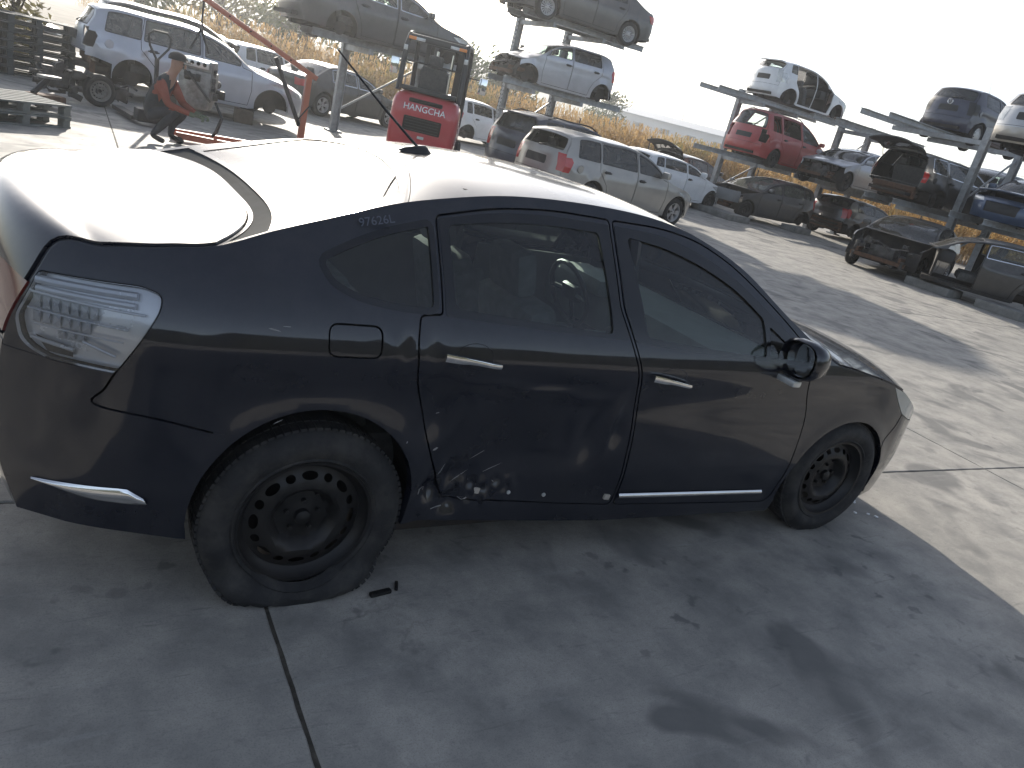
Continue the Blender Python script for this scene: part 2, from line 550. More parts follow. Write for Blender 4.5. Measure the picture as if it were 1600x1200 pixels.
_wm = {}
def wheel_meshes(style, rad, width, sg, hi=False, flat=0.0):
    key = (style, round(rad, 3), width, sg, hi, flat)
    if key in _wm: return _wm[key]
    n = 96 if hi else 28
    rr = rad * .655 if hi else rad * .64
    w = width
    # tyre: sg is the outer side (+1/-1), offset 0 = outer sidewall face
    prof = [(rr - .004, -.018), (rr + .006, -.004), (rr + .014, .004), (rr + .020, -.001), (rr + .04, .010), (rr + .065, .012), (rad - .035, .004), (rad - .012, -.012), (rad - .003, -.028), (rad, -.05),
            (rad, -w + .05), (rad - .003, -w + .028), (rad - .02, -w + .005), (rr + .04, -w), (rr - .004, -w + .02)]
    mb = MB().lathe([(r, sg * h) for r, h in prof], n, 'Y')
    if hi:
        for k in range(84):
            a = 2 * math.pi * k / 84
            ca, sa = math.cos(a), math.sin(a)
            m = Matrix.Rotation(-a, 3, 'Y')
            for (r0, h, dr, dh) in ((rad - .002, -.042, .010, .042), (rad - .001, -.10, .009, .045)):
                mb.box((ca * r0, sg * h, sa * r0), (dr, dh, .0185), rot=m)
    if flat > 0:
        V = []
        for (x, y, z) in mb.v:
            zz = z
            if z < -flat + .11:
                k = min(1, (-flat + .11 - z) / .13)
                y = y + sg * .045 * math.sin(k * math.pi * .75) * (1 if y * sg > -w / 2 else -1)
                x *= 1 + .06 * k * (1 - .5 * k)
            zz = max(z, -flat)
            V.append((x, y, zz))
        mb.v = V
    tyre = mb.build('tyre', None, None, True, 40)
    me_t = tyre.data; bpy.data.objects.remove(tyre)
    rim = MB()
    rim.lathe([(r, sg * h) for r, h in ((rr + .006, -.012), (rr + .004, -.004), (rr - .006, -.006), (rr - .014, -.03), (rr - .03, -.045), (rr - .034, -w + .04), (rr, -w + .015))], n, 'Y')
    holes = []
    if style == 'steel':
        for k in range(16):
            a = 2 * math.pi * k / 16
            if k % 2: holes.append(oval(.73 * rr * math.cos(a), .73 * rr * math.sin(a), .06 * rr, .075 * rr, a))
            else: holes.append(oval(.73 * rr * math.cos(a), .73 * rr * math.sin(a), .062 * rr, .125 * rr, a))
        pr = [(0, -.055), (.12, -.055), (.2, -.062), (.40, -.066), (.47, -.035), (.56, -.022), (.68, -.030), (.80, -.045), (.88, -.05), (1, -.045)]
    elif style == 'cap':
        for k in range(9):
            a = 2 * math.pi * k / 9
            holes.append(oval(.72 * rr * math.cos(a), .72 * rr * math.sin(a), .12 * rr, .11 * rr, a))
        pr = [(0, -.005), (.3, -.005), (.7, -.012), (1, -.02)]
    else:
        ns = int(style[5:])
        for k in range(ns):
            a0 = 2 * math.pi * k / ns; a1 = 2 * math.pi * (k + 1) / ns
            g = (.30 if ns <= 7 else .26) * (a1 - a0)
            p = []
            for j in range(5): p.append((.90 * rr, a0 + g * .8 + (a1 - a0 - 1.6 * g) * j / 4))
            for j in range(3): p.append((.34 * rr, a1 - g - (a1 - a0 - 2 * g) * j / 2))
            holes.append([(r * math.cos(a), r * math.sin(a)) for r, a in p])
        pr = [(0, -.025), (.18, -.02), (.3, -.03), (.6, -.03), (.88, -.02), (1, -.02)]
    v, f = disc(rr - (.012 if not style == 'cap' else 0), holes, [(p * rr, d) for p, d in pr], rr * (.07 if hi else .16), sg)
    rim.add(v, f)
    if style.startswith('alloy'):   # spoke depth
        v2 = [(x, y - sg * .035, z) for x, y, z in v]
        rim.add(v2, f)
        e = {}
        for q in f:
            for i in range(3): e.setdefault(frozenset((q[i], q[(i + 1) % 3])), []).append((q[i], q[(i + 1) % 3]))
        nb = len(rim.v) - 2 * len(v)
        rim.f += [(nb + l[0][0], nb + l[0][1], nb + l[0][1] + len(v), nb + l[0][0] + len(v)) for l in e.values() if len(l) == 1]
    ro = rim.build('rim', None, None, True, 30, fix=False)
    me_r = ro.data; bpy.data.objects.remove(ro)
    hub = MB()
    hub.lathe([(.0, sg * -.10), (rr * .5, sg * -.10), (rr * .8, sg * -.085), (rr * .8, sg * -.11), (0, sg * -.11)], 24, 'Y')
    for k in range(5):
        a = 2 * math.pi * k / 5 + .3
        q = pr[2][1] if style == 'steel' else -.02
        hub.lathe([(0, sg * (q + .016)), (.008, sg * (q + .014)), (.010, sg * (q - .02))], 8, 'Y', (.056 * math.cos(a), 0, .056 * math.sin(a)))
    if style == 'steel':
        hub.lathe([(0, sg * -.030), (.012, sg * -.031), (.026, sg * -.038), (.030, sg * -.07)], 16, 'Y')
    ho = hub.build('hub', None, None, True, 35)
    me_h = ho.data; bpy.data.objects.remove(ho)
    _wm[key] = (me_t, me_r, me_h)
    return _wm[key]

def wheel(parent, pos, style='steel', rad=.315, width=.2, hi=False, flat=0.0, rim_mat=None, steer=0.0):
    """pos = centre of the outer face"""
    sg = 1 if pos[1] > 0 else -1
    a, b, c = wheel_meshes(style, rad, width, sg, hi, flat)
    w = bpy.data.objects.new('wheel', None); COL.objects.link(w); w.parent = parent; w.location = pos
    w.rotation_euler = (0, 0, steer)
    rm = rim_mat or (m_steelw if style == 'steel' else m_alloy)
    for nm, me, m in (('tyre', a, m_rubber if hi else m_rubber_far), ('rim', b, rm), ('hub', c, m_under if not hi else m_steelw)):
        o = bpy.data.objects.new(nm, me); COL.objects.link(o); o.parent = w
        if not me.materials: me.materials.append(m)
        o.material_slots[0].link = 'OBJECT'; o.material_slots[0].material = m
    return w

def ribbon(pts, w):
    """an open line as a thin closed outline"""
    P = [Vector(p) for p in pts]
    L, Rr = [], []
    for i, p in enumerate(P):
        t = (P[min(i + 1, len(P) - 1)] - P[max(i - 1, 0)]).normalized()
        n = Vector((-t.y, t.x)) * w / 2
        L.append(tuple(p + n)); Rr.append(tuple(p - n))
    return L + Rr[::-1]

def smooth_line(pts, n=6):
    P = [Vector(p) for p in pts]
    out = []
    for i in range(len(P) - 1):
        p0, p1, p2, p3 = P[max(i - 1, 0)], P[i], P[i + 1], P[min(i + 2, len(P) - 1)]
        for j in range(n):
            t = j / n
            out.append(tuple(.5 * ((2 * p1) + (p2 - p0) * t + (2 * p0 - 5 * p1 + 4 * p2 - p3) * t * t + (3 * p1 - p0 - 3 * p2 + p3) * t ** 3)))
    out.append(tuple(P[-1]))
    return out

_seat = None
def seat(parent, pos, m=None, width=.5, bench=False):
    global _seat
    mb = MB()
    w = width
    mb.box((.02, 0, .10), (.52, w, .16), bev=.05)
    mb.box((-.28, 0, .42), (.14, w * .94, .62), rot=Matrix.Rotation(R(-16), 3, 'Y'), bev=.05)
    if bench:
        for y in (-.36, .36): mb.box((-.42, y, .80), (.09, .26, .17), rot=Matrix.Rotation(R(-14), 3, 'Y'), bev=.035)
    else:
        mb.box((-.41, 0, .82), (.10, .27, .19), rot=Matrix.Rotation(R(-14), 3, 'Y'), bev=.04)
        for y in (-.06, .06): mb.tube([(-.36, y, .66), (-.40, y, .80)], .008, 6)
        for y in (-w * .46, w * .46):
            mb.box((-.25, y, .42), (.16, .07, .5), rot=Matrix.Rotation(R(-16), 3, 'Y'), bev=.03)
            mb.box((.02, y, .15), (.46, .07, .12), bev=.03)
    o = mb.build('rear_bench' if bench else 'seat', m or m_seat, parent, True)
    o.location = pos
    return o

def steering(parent, pos):
    mb = MB()
    mb.tube([(0, .18 * math.cos(a), .18 * math.sin(a)) for a in np.linspace(0, 2 * math.pi, 25)], .014, 8, cap=False)
    mb.box((.02, 0, 0), (.05, .14, .10), bev=.02)
    for a in (0, math.pi, -math.pi / 2): mb.tube([(.02, 0, 0), (0, .18 * math.cos(a), .18 * math.sin(a))], .013, 6)
    o = mb.build('steering_wheel', m_trim, parent, True)
    o.location = pos; o.rotation_euler = (0, R(-22), 0)
    return o

def junk(name, parent, c, d, n, seed, m=None):
    """an untidy cluster of castings, hoses, pulleys and brackets"""
    rnd = random.Random(seed)
    mb = MB()
    mb.box(c, (d[0] * .55, d[1] * .5, d[2] * .6), bev=.03)
    for i in range(n):
        p = [c[k] + (rnd.random() - .5) * d[k] for k in range(3)]
        k = rnd.random()
        if k < .35:
            mb.box(p, [d[j] * rnd.uniform(.08, .25) for j in range(3)], rot=Matrix.Rotation(rnd.uniform(-.5, .5), 3, 'XYZ'[rnd.randrange(3)]), bev=.008)
        elif k < .65:
            ax = 'XYZ'[rnd.randrange(3)]; r = rnd.uniform(.03, .09); h = rnd.uniform(.02, .12)
            mb.lathe([(0, -h), (r, -h), (r, -h * .3), (r * .8, -h * .2), (r * .8, h * .3), (r, h * .4), (r * .95, h), (0, h)], 14, ax, p)
        else:
            q = [c[j] + (rnd.random() - .5) * d[j] for j in range(3)]
            mid = [(p[j] + q[j]) / 2 + (rnd.random() - .5) * .2 for j in range(3)]
            mb.tube(smooth_line_3(p, mid, q), rnd.uniform(.008, .022), 6)
    return mb.build(name, m or m_engine, parent, True)

def smooth_line_3(a, b, c, n=8):
    a, b, c = Vector(a), Vector(b), Vector(c)
    return [a * (1 - t) ** 2 + b * 2 * t * (1 - t) + c * t * t for t in np.linspace(0, 1, n)]

# ------------------------------------------------------------------ yard cars
def yard_car(name, label, cat, pos, yaw, wb, fo, ro, W, H, pmat, style='hatch', belt=.92, rise=.10, cz=.95, hz=.72, cowl=.42, wtop=1.32,
             doors=4, wheels=('steel',) * 4, off=(), glassm=None, group=None, rear_lamp=None, tail_open=0, hood_open=0, strip_front=False,
             strip_rear=False, wrad=.30, plate=True, trim=None, mirror=True, seed=1, roofrails=False, spoiler=False, seats=True, belt_chrome=False,
             tip=0.0, lamp_hole=False, bump_mat=None, c_x=None, bpillar=None, mat_door=None, arch_trim=False, cut_front=False, seat_dz=0.0):
    """one salvage-yard car. x forward from the rear axle, right side is -y"""
    rnd = random.Random(seed)
    car = empty(name, pos, R(yaw), label, cat, group)
    if tip: car.rotation_euler = (0, R(tip), R(yaw))
    gm = glassm or g_far
    xf, xr = wb + fo, -ro
    cx = wb - cowl + .1; tx = wb - wtop
    zb = lambda x: belt + rise * (wb - x) / wb * .8
    K = [(xf - .07, .20, xf - .30, .22), (xf, .36, xf - .22, .36), (xf - .005, .52, xf - .22, .50), (xf - .06, hz - .06, xf - .28, hz - .08),
         (xf - .22, hz + .03, xf - .42, hz - .01), (xf - .6, hz + .13, xf - .68, hz + .08), (cx, cz, cx - .12, cz - .01)]
    kc = len(K) - 1
    K += [((cx + tx) / 2 + .05, (cz + H) / 2 + .05, (cx + tx) / 2 - .06, (cz + H) / 2 + .005), (tx, H - .045, tx - .03, H - .10)]
    kt = len(K) - 1
    if style == 'sedan':
        K += [((tx + .3) / 2 + .1, H, (tx + .3) / 2 + .1, H - .055), (.22, H - .05, .24, H - .10), (-.10, H - .22, -.06, H - .25)]
        kr = len(K) - 2
        K += [(-.42, 1.06, -.40, 1.04), (-.55, 1.04, -.55, 1.0), (xr + .16, 1.03, xr + .28, .98), (xr + .05, .97, xr + .20, .92)]
        kg = len(K) - 4
        K += [(xr + .03, .72, xr + .16, .72), (xr, .52, xr + .14, .52), (xr + .05, .36, xr + .18, .36), (xr + .12, .26, xr + .24, .26)]
        kb = len(K) - 3
    else:
        rx = xr + (.34 if style != 'estate' else .30)
        K += [((tx + rx) / 2, H, (tx + rx) / 2, H - .055), (rx + .12, H - .03, rx + .14, H - .085), (rx - .02, H - .065, rx + .03, H - .125)]
        kr = len(K) - 1
        zt = zb(xr) + .04
        lean = .14 if style == 'mpv' else .10
        K += [((rx + xr + lean) / 2 + .01, (H + zt) / 2 - .01, (rx + xr + lean) / 2 + .10, (H + zt) / 2 - .03), (xr + lean - .02, zt, xr + lean + .11, zt - .01)]
        kg = len(K) - 1
        K += [(xr + .035, .80, xr + .17, .78), (xr + .0, .58, xr + .15, .57), (xr - .01, .44, xr + .15, .44), (xr + .07, .28, xr + .2, .28)]
        kb = len(K) - 3
    wx = [xr - .05, xr + .15, xr + .3, xr + .6, .3, wb - .3, xf - .7, xf - .42, xf - .22, xf + .05]
    wy = [W * .62, W * .83, W * .92, W * .985, W, W, W * .98, W * .92, W * .80, W * .55]
    zs = [.15, .28, .45, .62, .78, belt, belt + .12, H + .1]
    sy = [.06, .03, .012, .0, .0, .022, .062, .062 + (H - belt - .02) * .50]
    sect = lambda x, z: pch(z, zs, sy)
    ra = wrad + .055
    fl = .02 if not arch_trim else .03
    def bump(x, z):
        o = 0
        for ax in (0, wb):
            r = np.hypot(x - ax, z - wrad)
            o = o + fl * np.exp(-((np.maximum(r, ra) - ra) / .05) ** 2)
        return o + .010 * np.exp(-((z - (belt - .10)) / .03) ** 2)
    B = Body(K, wx, wy, sect, bump, n=6)
    gap = .012
    rail = list(zip(*B.rail()))
    sill = .19
    outline = rail + [(-ro + .3, .26), (ra * .9, sill + .03), (ra + .12, sill), (wb - ra - .12, sill), (wb - ra * .9, sill + .03)]
    outline = resample(outline, .09)
    regs = []
    for ax in (0, wb):
        a0 = [(ax + ra * math.cos(a), wrad + ra * math.sin(a)) for a in np.linspace(R(-18), R(198), 24)]
        regs.append((None, a0 + [(ax - ra * .95, -.1), (ax + ra * .95, -.1)]))
    # glass
    top = lambda x: float(B.zrail(x)) - .065
    bx = bpillar if bpillar is not None else (wb * .46 if doors == 4 else wb * .36)
    cxp = c_x if c_x is not None else (.16 if style in ('sedan',) else .05)
    def pane(x0, x1, lean0=0, lean1=0, r=.03):
        xs = np.linspace(x0, x1, 9)
        bot, tp = [], []
        for i, x in enumerate(xs):
            t = i / 8
            tp_x = x + (lean0 * (1 - t) + lean1 * t)
            b_, t_ = zb(x) + .03, top(tp_x)
            bot.append((x, b_)); tp.append((tp_x, max(t_, zb(tp_x) + .045)))
        return fillet(bot + tp[::-1], [.02] * len(bot + tp), 2)
    xa = cx - .12
    while top(xa) < zb(xa) + .08 and xa > 1: xa -= .02
    panes = []
    panes.append(('side_window', 'F', pane(bx + .06, xa)))
    if doors == 4:
        panes.append(('side_window', 'R', pane(cxp + .12, bx - .05, .04)))
        if style in ('estate', 'mpv', 'hatch'):
            x0 = xr + (.46 if style != 'hatch' else .50)
            if cxp - x0 > .16: panes.append(('quarter_window', 'Q', pane(x0, cxp + .04, .06, .03)))
    else:
        panes.append(('quarter_window', 'Q', pane(xr + .62, bx - .05, .06)))
    # doors
    def dpoly(x0, x1, front):
        p = []
        if front:
            p = [(x0, sill + .06), (x1 - .02, sill + .06), (x1 + .03, .55), (x1, zb(x1) - .02), (xa + .06, zb(xa) + .01)]
            for x in np.linspace(xa + .02, x0, 7): p.append((x, float(B.zrail(x)) - .028))
        else:
            p = [(x1, sill + .06), (x1, float(B.zrail(x1)) - .028)]
            for x in np.linspace(x1 - .05, cxp + .12, 5): p.append((x, float(B.zrail(x)) - .028))
            p += [(cxp + .05, zb(cxp) + .02), (cxp + .06, .86), (ra * .98, .62), (ra + .07, .45), (ra + .10, sill + .06)]
        return p
    dx = wb - ra - .10
    dps = {'F': dpoly(bx, dx, True)}
    if doors == 4: dps['R'] = dpoly(0, bx - .008, False)
    # lamps
    hl = fillet([(xf - .95, hz + .045), (xf - .62, hz + .07), (xf - .2, hz - .02), (xf - .2, hz - .16), (xf - .5, hz - .12), (xf - .80, hz - .03)], .03, 2)
    if style == 'estate' or style == 'mpv': tl = [(xr - .1, .98), (xr + .30, 1.0), (xr + .34, .93), (xr + .27, .72), (xr - .1, .70)]
    elif style == 'sedan': tl = [(xr - .1, .93), (xr + .42, .92), (xr + .36, .80), (xr + .30, .74), (xr - .1, .74)]
    else: tl = [(xr - .1, 1.02), (xr + .30, 1.06), (xr + .34, .96), (xr + .27, .76), (xr - .1, .76)]
    for side in ('R', 'L'):
        sg = -1 if side == 'R' else 1
        rg = list(regs)
        if strip_front: rg.append((None, [(wb + ra * .55, -.1), (wb + ra * .75, .55), (wb + ra * .72, hz + .02), (xf - .5, hz + .15), (xf + .2, hz + .2), (xf + .2, -.1)]))
        if cut_front: rg.append((None, [(cx - .34, -.2), (cx - .34, zb(cx) - .02), (cx - .1, cz - .05), (xf + .3, cz + .3), (xf + .3, -.2)]))
        if strip_rear: rg.append((None, [(-ra * 1.02, -.1), (-ra * 1.02, .50), (xr + .3, .56), (xr - .2, .56), (xr - .2, -.1)]))
        for nm, d, p in panes:
            if 'glass' + side + d in off: rg.append((None, p))
            elif 'door' + side + d in off: pass
            else:
                rg.append((nm + d, p)); rg.append(('seal' + d, inset(p, -.018)))
        for d, p in dps.items():
            if 'door' + side + d in off: rg.append((None, p))
            else: rg.append(('door' + d, inset(p, gap))); rg.append(('gap', p))
        if not strip_front: rg.append(('headlight', hl))
        if not strip_rear or style != 'sedan': rg.append(('tail_light' if not lamp_hole else None, tl))
        bump_r = [(-ra * .9, .0), (-ra * .99, .56), (xr - .1, .60), (xr - .1, 0)]
        if not strip_rear: rg.append(('bumper_r', bump_r))
        if not strip_front: rg.append(('bumper_f', [(wb + ra * .9, .0), (wb + ra * 1.0, .56), (xf, hz - .16), (xf + .1, 0)]))
        v, f, lab = cut(outline, rg, .13)
        fm = B.side(sg)
        fl2 = sg > 0
        def pan(nm, key, m, par, sk=.02, lift=0.0): return panel(nm, v, f, lab == key, fm, m, par, sk, fl2, lift)
        pan('side_panel', 'body', pmat, car, .035)
        pan('panel_gap', 'gap', m_gap, car, 0, -.012)
        pan('rear_bumper', 'bumper_r', bump_mat or pmat, car, .02, .004)
        pan('front_bumper', 'bumper_f', bump_mat or pmat, car, .02, .004)
        pan('headlight', 'headlight', m_clear, car, .03, .004)
        pan('tail_light', 'tail_light', rear_lamp or m_red, car, .03, .006)
        dobj = {}
        for d in dps:
            if 'door' + side + d not in off:
                dobj[d] = pan('door', 'door' + d, mat_door or pmat, car, .03)
        for nm, d, p in panes:
            par = dobj.get(d) or car
            if 'glass' + side + d in off or 'door' + side + d in off: continue
            pan(nm, nm + d, gm if not (d == 'Q' and glassm is None) else g_dark, par, .006, -.006)
            pan('window_seal', 'seal' + d, m_chrome if belt_chrome else m_trim, par, .012, .001)
        for d, o in dobj.items():
            if o is None: continue
            hx = bx + .14 if d == 'F' else cxp + .28
            hb = MB(); hzz = zb(hx) - .13
            yy = float(B.y(np.array([hx]), np.array([hzz]))[0])
            hb.box((hx, sg * (yy + .016), hzz), (.20, .022, .028), bev=.009)
            hb.box((hx, sg * (yy + .002), hzz), (.14, .016, .06), bev=.006)
            hb.build('door_handle', trim or m_trim, o, True)
        if mirror and not ('door' + side + 'F' in off):
            mx = xa - .02; yy = float(B.y(np.array([mx]), np.array([zb(mx) + .04]))[0])
            mb = MB(); mb.box((mx, sg * (yy + .13), zb(mx) + .10), (.11, .20, .14), bev=.045)
            mb.tube([(mx, sg * (yy - .02), zb(mx) + .03), (mx, sg * (yy + .08), zb(mx) + .06)], .025, 8)
            mb.build('mirror', trim or pmat, dobj.get('F') or car, True)
        if side == 'R' or style == 'x':
            ff = MB(); yy = float(B.y(np.array([-.42]), np.array([.80]))[0])
            xq = max(-.42, xr + .42)
            yy = float(B.y(np.array([xq]), np.array([.84]))[0])
            ff.lathe([(.0, sg * .006), (.075, sg * .005), (.082, sg * -.004)], 20, 'Y', (xq, sg * yy, .84))
            ff.build('fuel_flap', pmat, car, True)
    # centre strip
    U = B.u[-1]
    S = .66
    out = [(u, -S) for u in B.u] + [(U, S * k) for k in np.linspace(-.8, .8, 9)] + [(u, S) for u in B.u[::-1]] + [(0, -S * k) for k in np.linspace(-.8, .8, 9)]
    ku = B.ku
    def band(u0, u1, q, bow0=0, bow1=0):
        a = [(u0 + bow0 * (1 - (k / q) ** 2), k * S) for k in np.linspace(-q, q, 9)]
        b = [(u1 + bow1 * (1 - (k / q) ** 2), k * S) for k in np.linspace(q, -q, 9)]
        return fillet(a + b, .02, 2)
    rg = []
    ws = band(ku[kc] + .05, ku[kt] - .05, .92, -.05, 0)
    rw = band(ku[kr] + (.06 if style != 'sedan' else .08), ku[kg] - .03, .86)
    rg += [('windscreen', ws), ('ws_seal', inset(ws, -.03))] if 'windscreen' not in off else [(None, ws)]
    hood0 = band(ku[4] + .02, ku[kc] - .03, .97, 0, -.05)
    gr = band(ku[1] + .02, ku[3] - .03, .55)
    tg = band(ku[kr] + .005, ku[kb] - .06, .975) if style != 'sedan' else band(ku[kg] + .05, ku[kb] - .08, .96)
    if cut_front: rg.append((None, [(-.1, -1), (ku[kc] - .02, -1), (ku[kc] - .02, 1), (-.1, 1)]))
    if strip_front: rg.append((None, [(-.1, -1), (ku[4] + .05, -1), (ku[4] + .05, 1), (-.1, 1)]))
    if hood_open or 'hood' in off: rg.append(('hood', hood0))
    else: rg += [('hood', inset(hood0, .008)), ('gap', hood0)]
    if style != 'sedan' and tail_open: rg += [('rear_window', rw), ('tailgate', tg)]
    elif 'tailgate' in off: rg.append((None, tg))
    else:
        rg += ([('rear_window', rw), ('rw_seal', inset(rw, -.025))] if 'rear_window' not in off else [(None, rw)])
        pl = band(ku[kb] - (.36 if style != 'sedan' else .34), ku[kb] - (.20 if style != 'sedan' else .20), .40)
        if plate: rg.append(('plate', pl))
        for q in (-1, 1):
            if style == 'sedan': lo, hi_ = ku[kb] - .44, ku[kb] - .22
            else: lo, hi_ = ku[kg] + .02, ku[kb] - .16
            rg.append((None if lamp_hole else 'lamp', [(lo, q * .74 * S), (hi_, q * .80 * S), (hi_, q * 1.01 * S), (lo, q * 1.01 * S)]))
        rg += [('tailgate', inset(tg, .008)), ('gap', tg)]
    if not strip_front:
        rg.append(('grille', gr))
        for q in (-1, 1): rg.append(('front_lamp', [(ku[3] - .05, q * .62 * S), (ku[4] - .03, q * .72 * S), (ku[4] - .03, q * 1.01 * S), (ku[3] - .06, q * 1.01 * S)]))
        rg.append(('bumper_f', [(-.1, -1), (ku[3] - .02, -1), (ku[3] - .02, 1), (-.1, 1)]))
    if strip_rear: rg.append((None, [(ku[kb] - .05, -1), (U + .1, -1), (U + .1, 1), (ku[kb] - .05, 1)]))
    else: rg.append(('bumper_r', [(ku[kb] - .03, -1), (U + .1, -1), (U + .1, 1), (ku[kb] - .03, 1)]))
    rg.append(('roof', band(ku[kt] - .02, ku[kr] + .0, 1.2)))
    v, f, lab = cut(out, rg, .14)
    fm = lambda a, b: B.strip(a, b / S)
    probe = fm(np.array([ku[kt + 1]]), np.array([0.0]))
    def pan(nm, key, m, par, sk=.02, lift=0.0): return panel(nm, v, f, lab == key, fm, m, par, sk, STRIPFLIP, lift)
    pan('body_frame', 'body', pmat, car, .03)
    pan('roof', 'roof', pmat, car, .02)
    pan('panel_gap', 'gap', m_gap, car, 0, -.012)
    pan('windscreen', 'windscreen', gm, car, .005, -.004)
    pan('windscreen_seal', 'ws_seal', m_trim, car, .01, .001)
    pan('grille', 'grille', m_trim, car, .03, -.02)
    pan('headlight', 'front_lamp', m_clear, car, .03, .004)
    pan('tail_light', 'lamp', rear_lamp or m_red, car, .03, .005)
    pan('front_bumper', 'bumper_f', bump_mat or pmat, car, .02, .004)
    pan('rear_bumper', 'bumper_r', bump_mat or pmat, car, .02, .004)
    hood = pan('hood', 'hood', pmat, car, .03) if 'hood' not in off else None
    if hood and hood_open: swing(hood, (cx - .05, cz), hood_open)
    tgo = pan('tailgate' if style != 'sedan' else 'boot_lid', 'tailgate', pmat, car, .03, .002)
    rwo = pan('rear_window', 'rear_window', gm, tgo or car, .005, -.003)
    rso = pan('rear_window_seal', 'rw_seal', m_trim, tgo or car, .01, .002)
    plo = pan('number_plate_holder', 'plate', m_plate, tgo or car, .01, .012)
    if tgo and style != 'sedan' and not tail_open:
        e = fm(np.array([ku[kg] - .03]), np.array([.02]))[0]
        wb_ = MB(); wb_.tube([(e[0] - .02, e[1], e[2]), (e[0] + .01, e[1] - .25, e[2] + .05), (e[0] + .015, e[1] - .42, e[2] + .05)], [.014, .010, .007], 6)
        wb_.build('rear_wiper', m_trim, tgo, True)
    if tail_open and tgo:
        lin = panel('tailgate_lining', v, f, lab == 'tailgate', fm, m_trim, tgo, 0, STRIPFLIP, -.03)
        hx, hz_ = B.strip(np.array([ku[kr]]), np.array([0.0]))[0][[0, 2]]
        swing(tgo, (hx, hz_), -tail_open)
        for sgn in (-1, 1):
            mb = MB(); mb.tube([(hx - .15, sgn * W * .62, H - .35), (hx - .42, sgn * W * .58, H + .02)], .012, 6)
            mb.build('gas_strut', m_trim, car, True)
    if spoiler and tgo:
        e = B.strip(np.array([ku[kr] + .03] * 3), np.array([-.8, 0, .8]))
        mb = MB(); mb.box((e[1][0] - .07, 0, e[1][2] + .01), (.22, W * 1.15, .035), bev=.014); mb.build('spoiler', pmat, tgo, True)
    if roofrails:
        for sgn in (-1, 1):
            pts = []
            for x in np.linspace(tx - .1, xr + .65, 10):
                z = float(B.zrail(x)); y = float(B.y(np.array([x]), np.array([z]))[0])
                pts.append((x, sgn * (y - .03), z + .06))
            pts[0] = (pts[0][0] + .06, pts[0][1], pts[0][2] - .06); pts[-1] = (pts[-1][0] - .06, pts[-1][1], pts[-1][2] - .06)
            MB().tube(pts, .016, 6).build('roof_rail', m_trim, car, True)
    # cabin and underside
    mb = MB()
    mb.box(((wb) / 2, 0, .24), (wb - 2 * ra - .02, W * 1.72, .10))
    mb.box((-ra * .2 + .0, 0, .48), (ra * 2.6, W * 1.15, .06)); mb.box((xr / 2 - ra / 2, 0, .36), (ro - ra + .0, W * 1.25, .08))
    if not cut_front: mb.box((wb, 0, .42), (ra * 2.2, W * 1.05, .10))
    mb.box((cx - .22, 0, .62), (.05, W * 1.7, .62))
    mb.tube([(wb - .2, .15, .17), (.6, .12, .17), (.2, .3, .25), (xr + .3, .38, .24)], .035, 8)
    mb.box((xr + .5, .36, .25), (.4, .22, .14), bev=.05)
    for ax in ((0, wb) if not cut_front else (0,)):
        mb.tube([(ax, -W + .12, wrad), (ax, W - .12, wrad)], .045, 8)
        for sgn in (-1, 1):
            mb.lathe([(0, -.01), (wrad * .45, -.01), (wrad * .45, .01), (0, .01)], 16, 'Y', (ax, sgn * (W - .14), wrad))
            arc = [(ax + (ra + .01) * math.cos(a), wrad + (ra + .01) * math.sin(a)) for a in np.linspace(R(-5), R(185), 14)]
            n = len(arc)
            yi, yo = sgn * (W * .60), sgn * (W - .03)
            mb.add([(p[0], yi, p[1]) for p in arc] + [(p[0], yo, p[1]) for p in arc], [(i, i + 1, n + i + 1, n + i) for i in range(n - 1)] + [tuple(range(n))])
    mb.build('underbody', m_under, car)
    if seats:
        for y in (-.36, .36): seat(car, (wb * .50 - .05, y * W / .88, .34 + seat_dz))
        seat(car, (.22, 0, .38 + seat_dz), width=1.25 * W / .88, bench=True)
    mb = MB(); mb.box((cx - .40, 0, .78), (.34, W * 1.55, .26), bev=.06); mb.build('dashboard', m_trim, car, True)
    if style != 'sedan':
        mb = MB(); mb.box((xr + .50, 0, .56), (.55, W * 1.4, .05)); mb.build('boot_floor', m_seat, car)
    if strip_front and not cut_front:
        junk('engine', car, (xf - .50, 0, .50), (.62, W * 1.35, .46), 36, seed + 5)
        mb = MB(); mb.box((xf - .22, 0, .34), (.08, W * 1.5, .09), bev=.01)
        for y in (-.5, .5): mb.box((xf - .42, y * W / .85, .45), (.5, .07, .10), bev=.01)
        mb.build('front_crossmember', m_rust, car)
    if strip_rear:
        mb = MB(); mb.box((xr + .24, 0, .50), (.06, W * 1.45, .13), bev=.015); mb.box((xr + .30, 0, .36), (.10, W * 1.4, .2))
        mb.build('rear_crossmember', m_rust if seed % 2 else m_under, car)
    for k, st in enumerate(wheels):
        if st is None: continue
        ax = (0, wb)[k // 2]; sgn = (-1, 1)[k % 2]
        wheel(car, (ax, sgn * (W - .025), wrad), st, wrad, .19)
    return car

def swing(o, hinge, deg):
    """turn a panel about a cross-car hinge line at (x, z); positive lifts its front edge"""
    m = Matrix.Translation((hinge[0], 0, hinge[1])) @ Matrix.Rotation(R(-deg), 4, 'Y') @ Matrix.Translation((-hinge[0], 0, -hinge[1]))
    for q in [o] + list(o.children): pass
    o.data.transform(m)
    for ch in o.children: ch.data.transform(m)

STRIPFLIP = True
# ------------------------------------------------------------------ the dark saloon in front
def noise_bump(x, z, k, ph):
    return np.sin(x * k + ph) * np.sin(z * k * 1.3 + ph * 2.1) + .5 * np.sin(x * k * 2.3 + ph * 3 + z * k * .7)

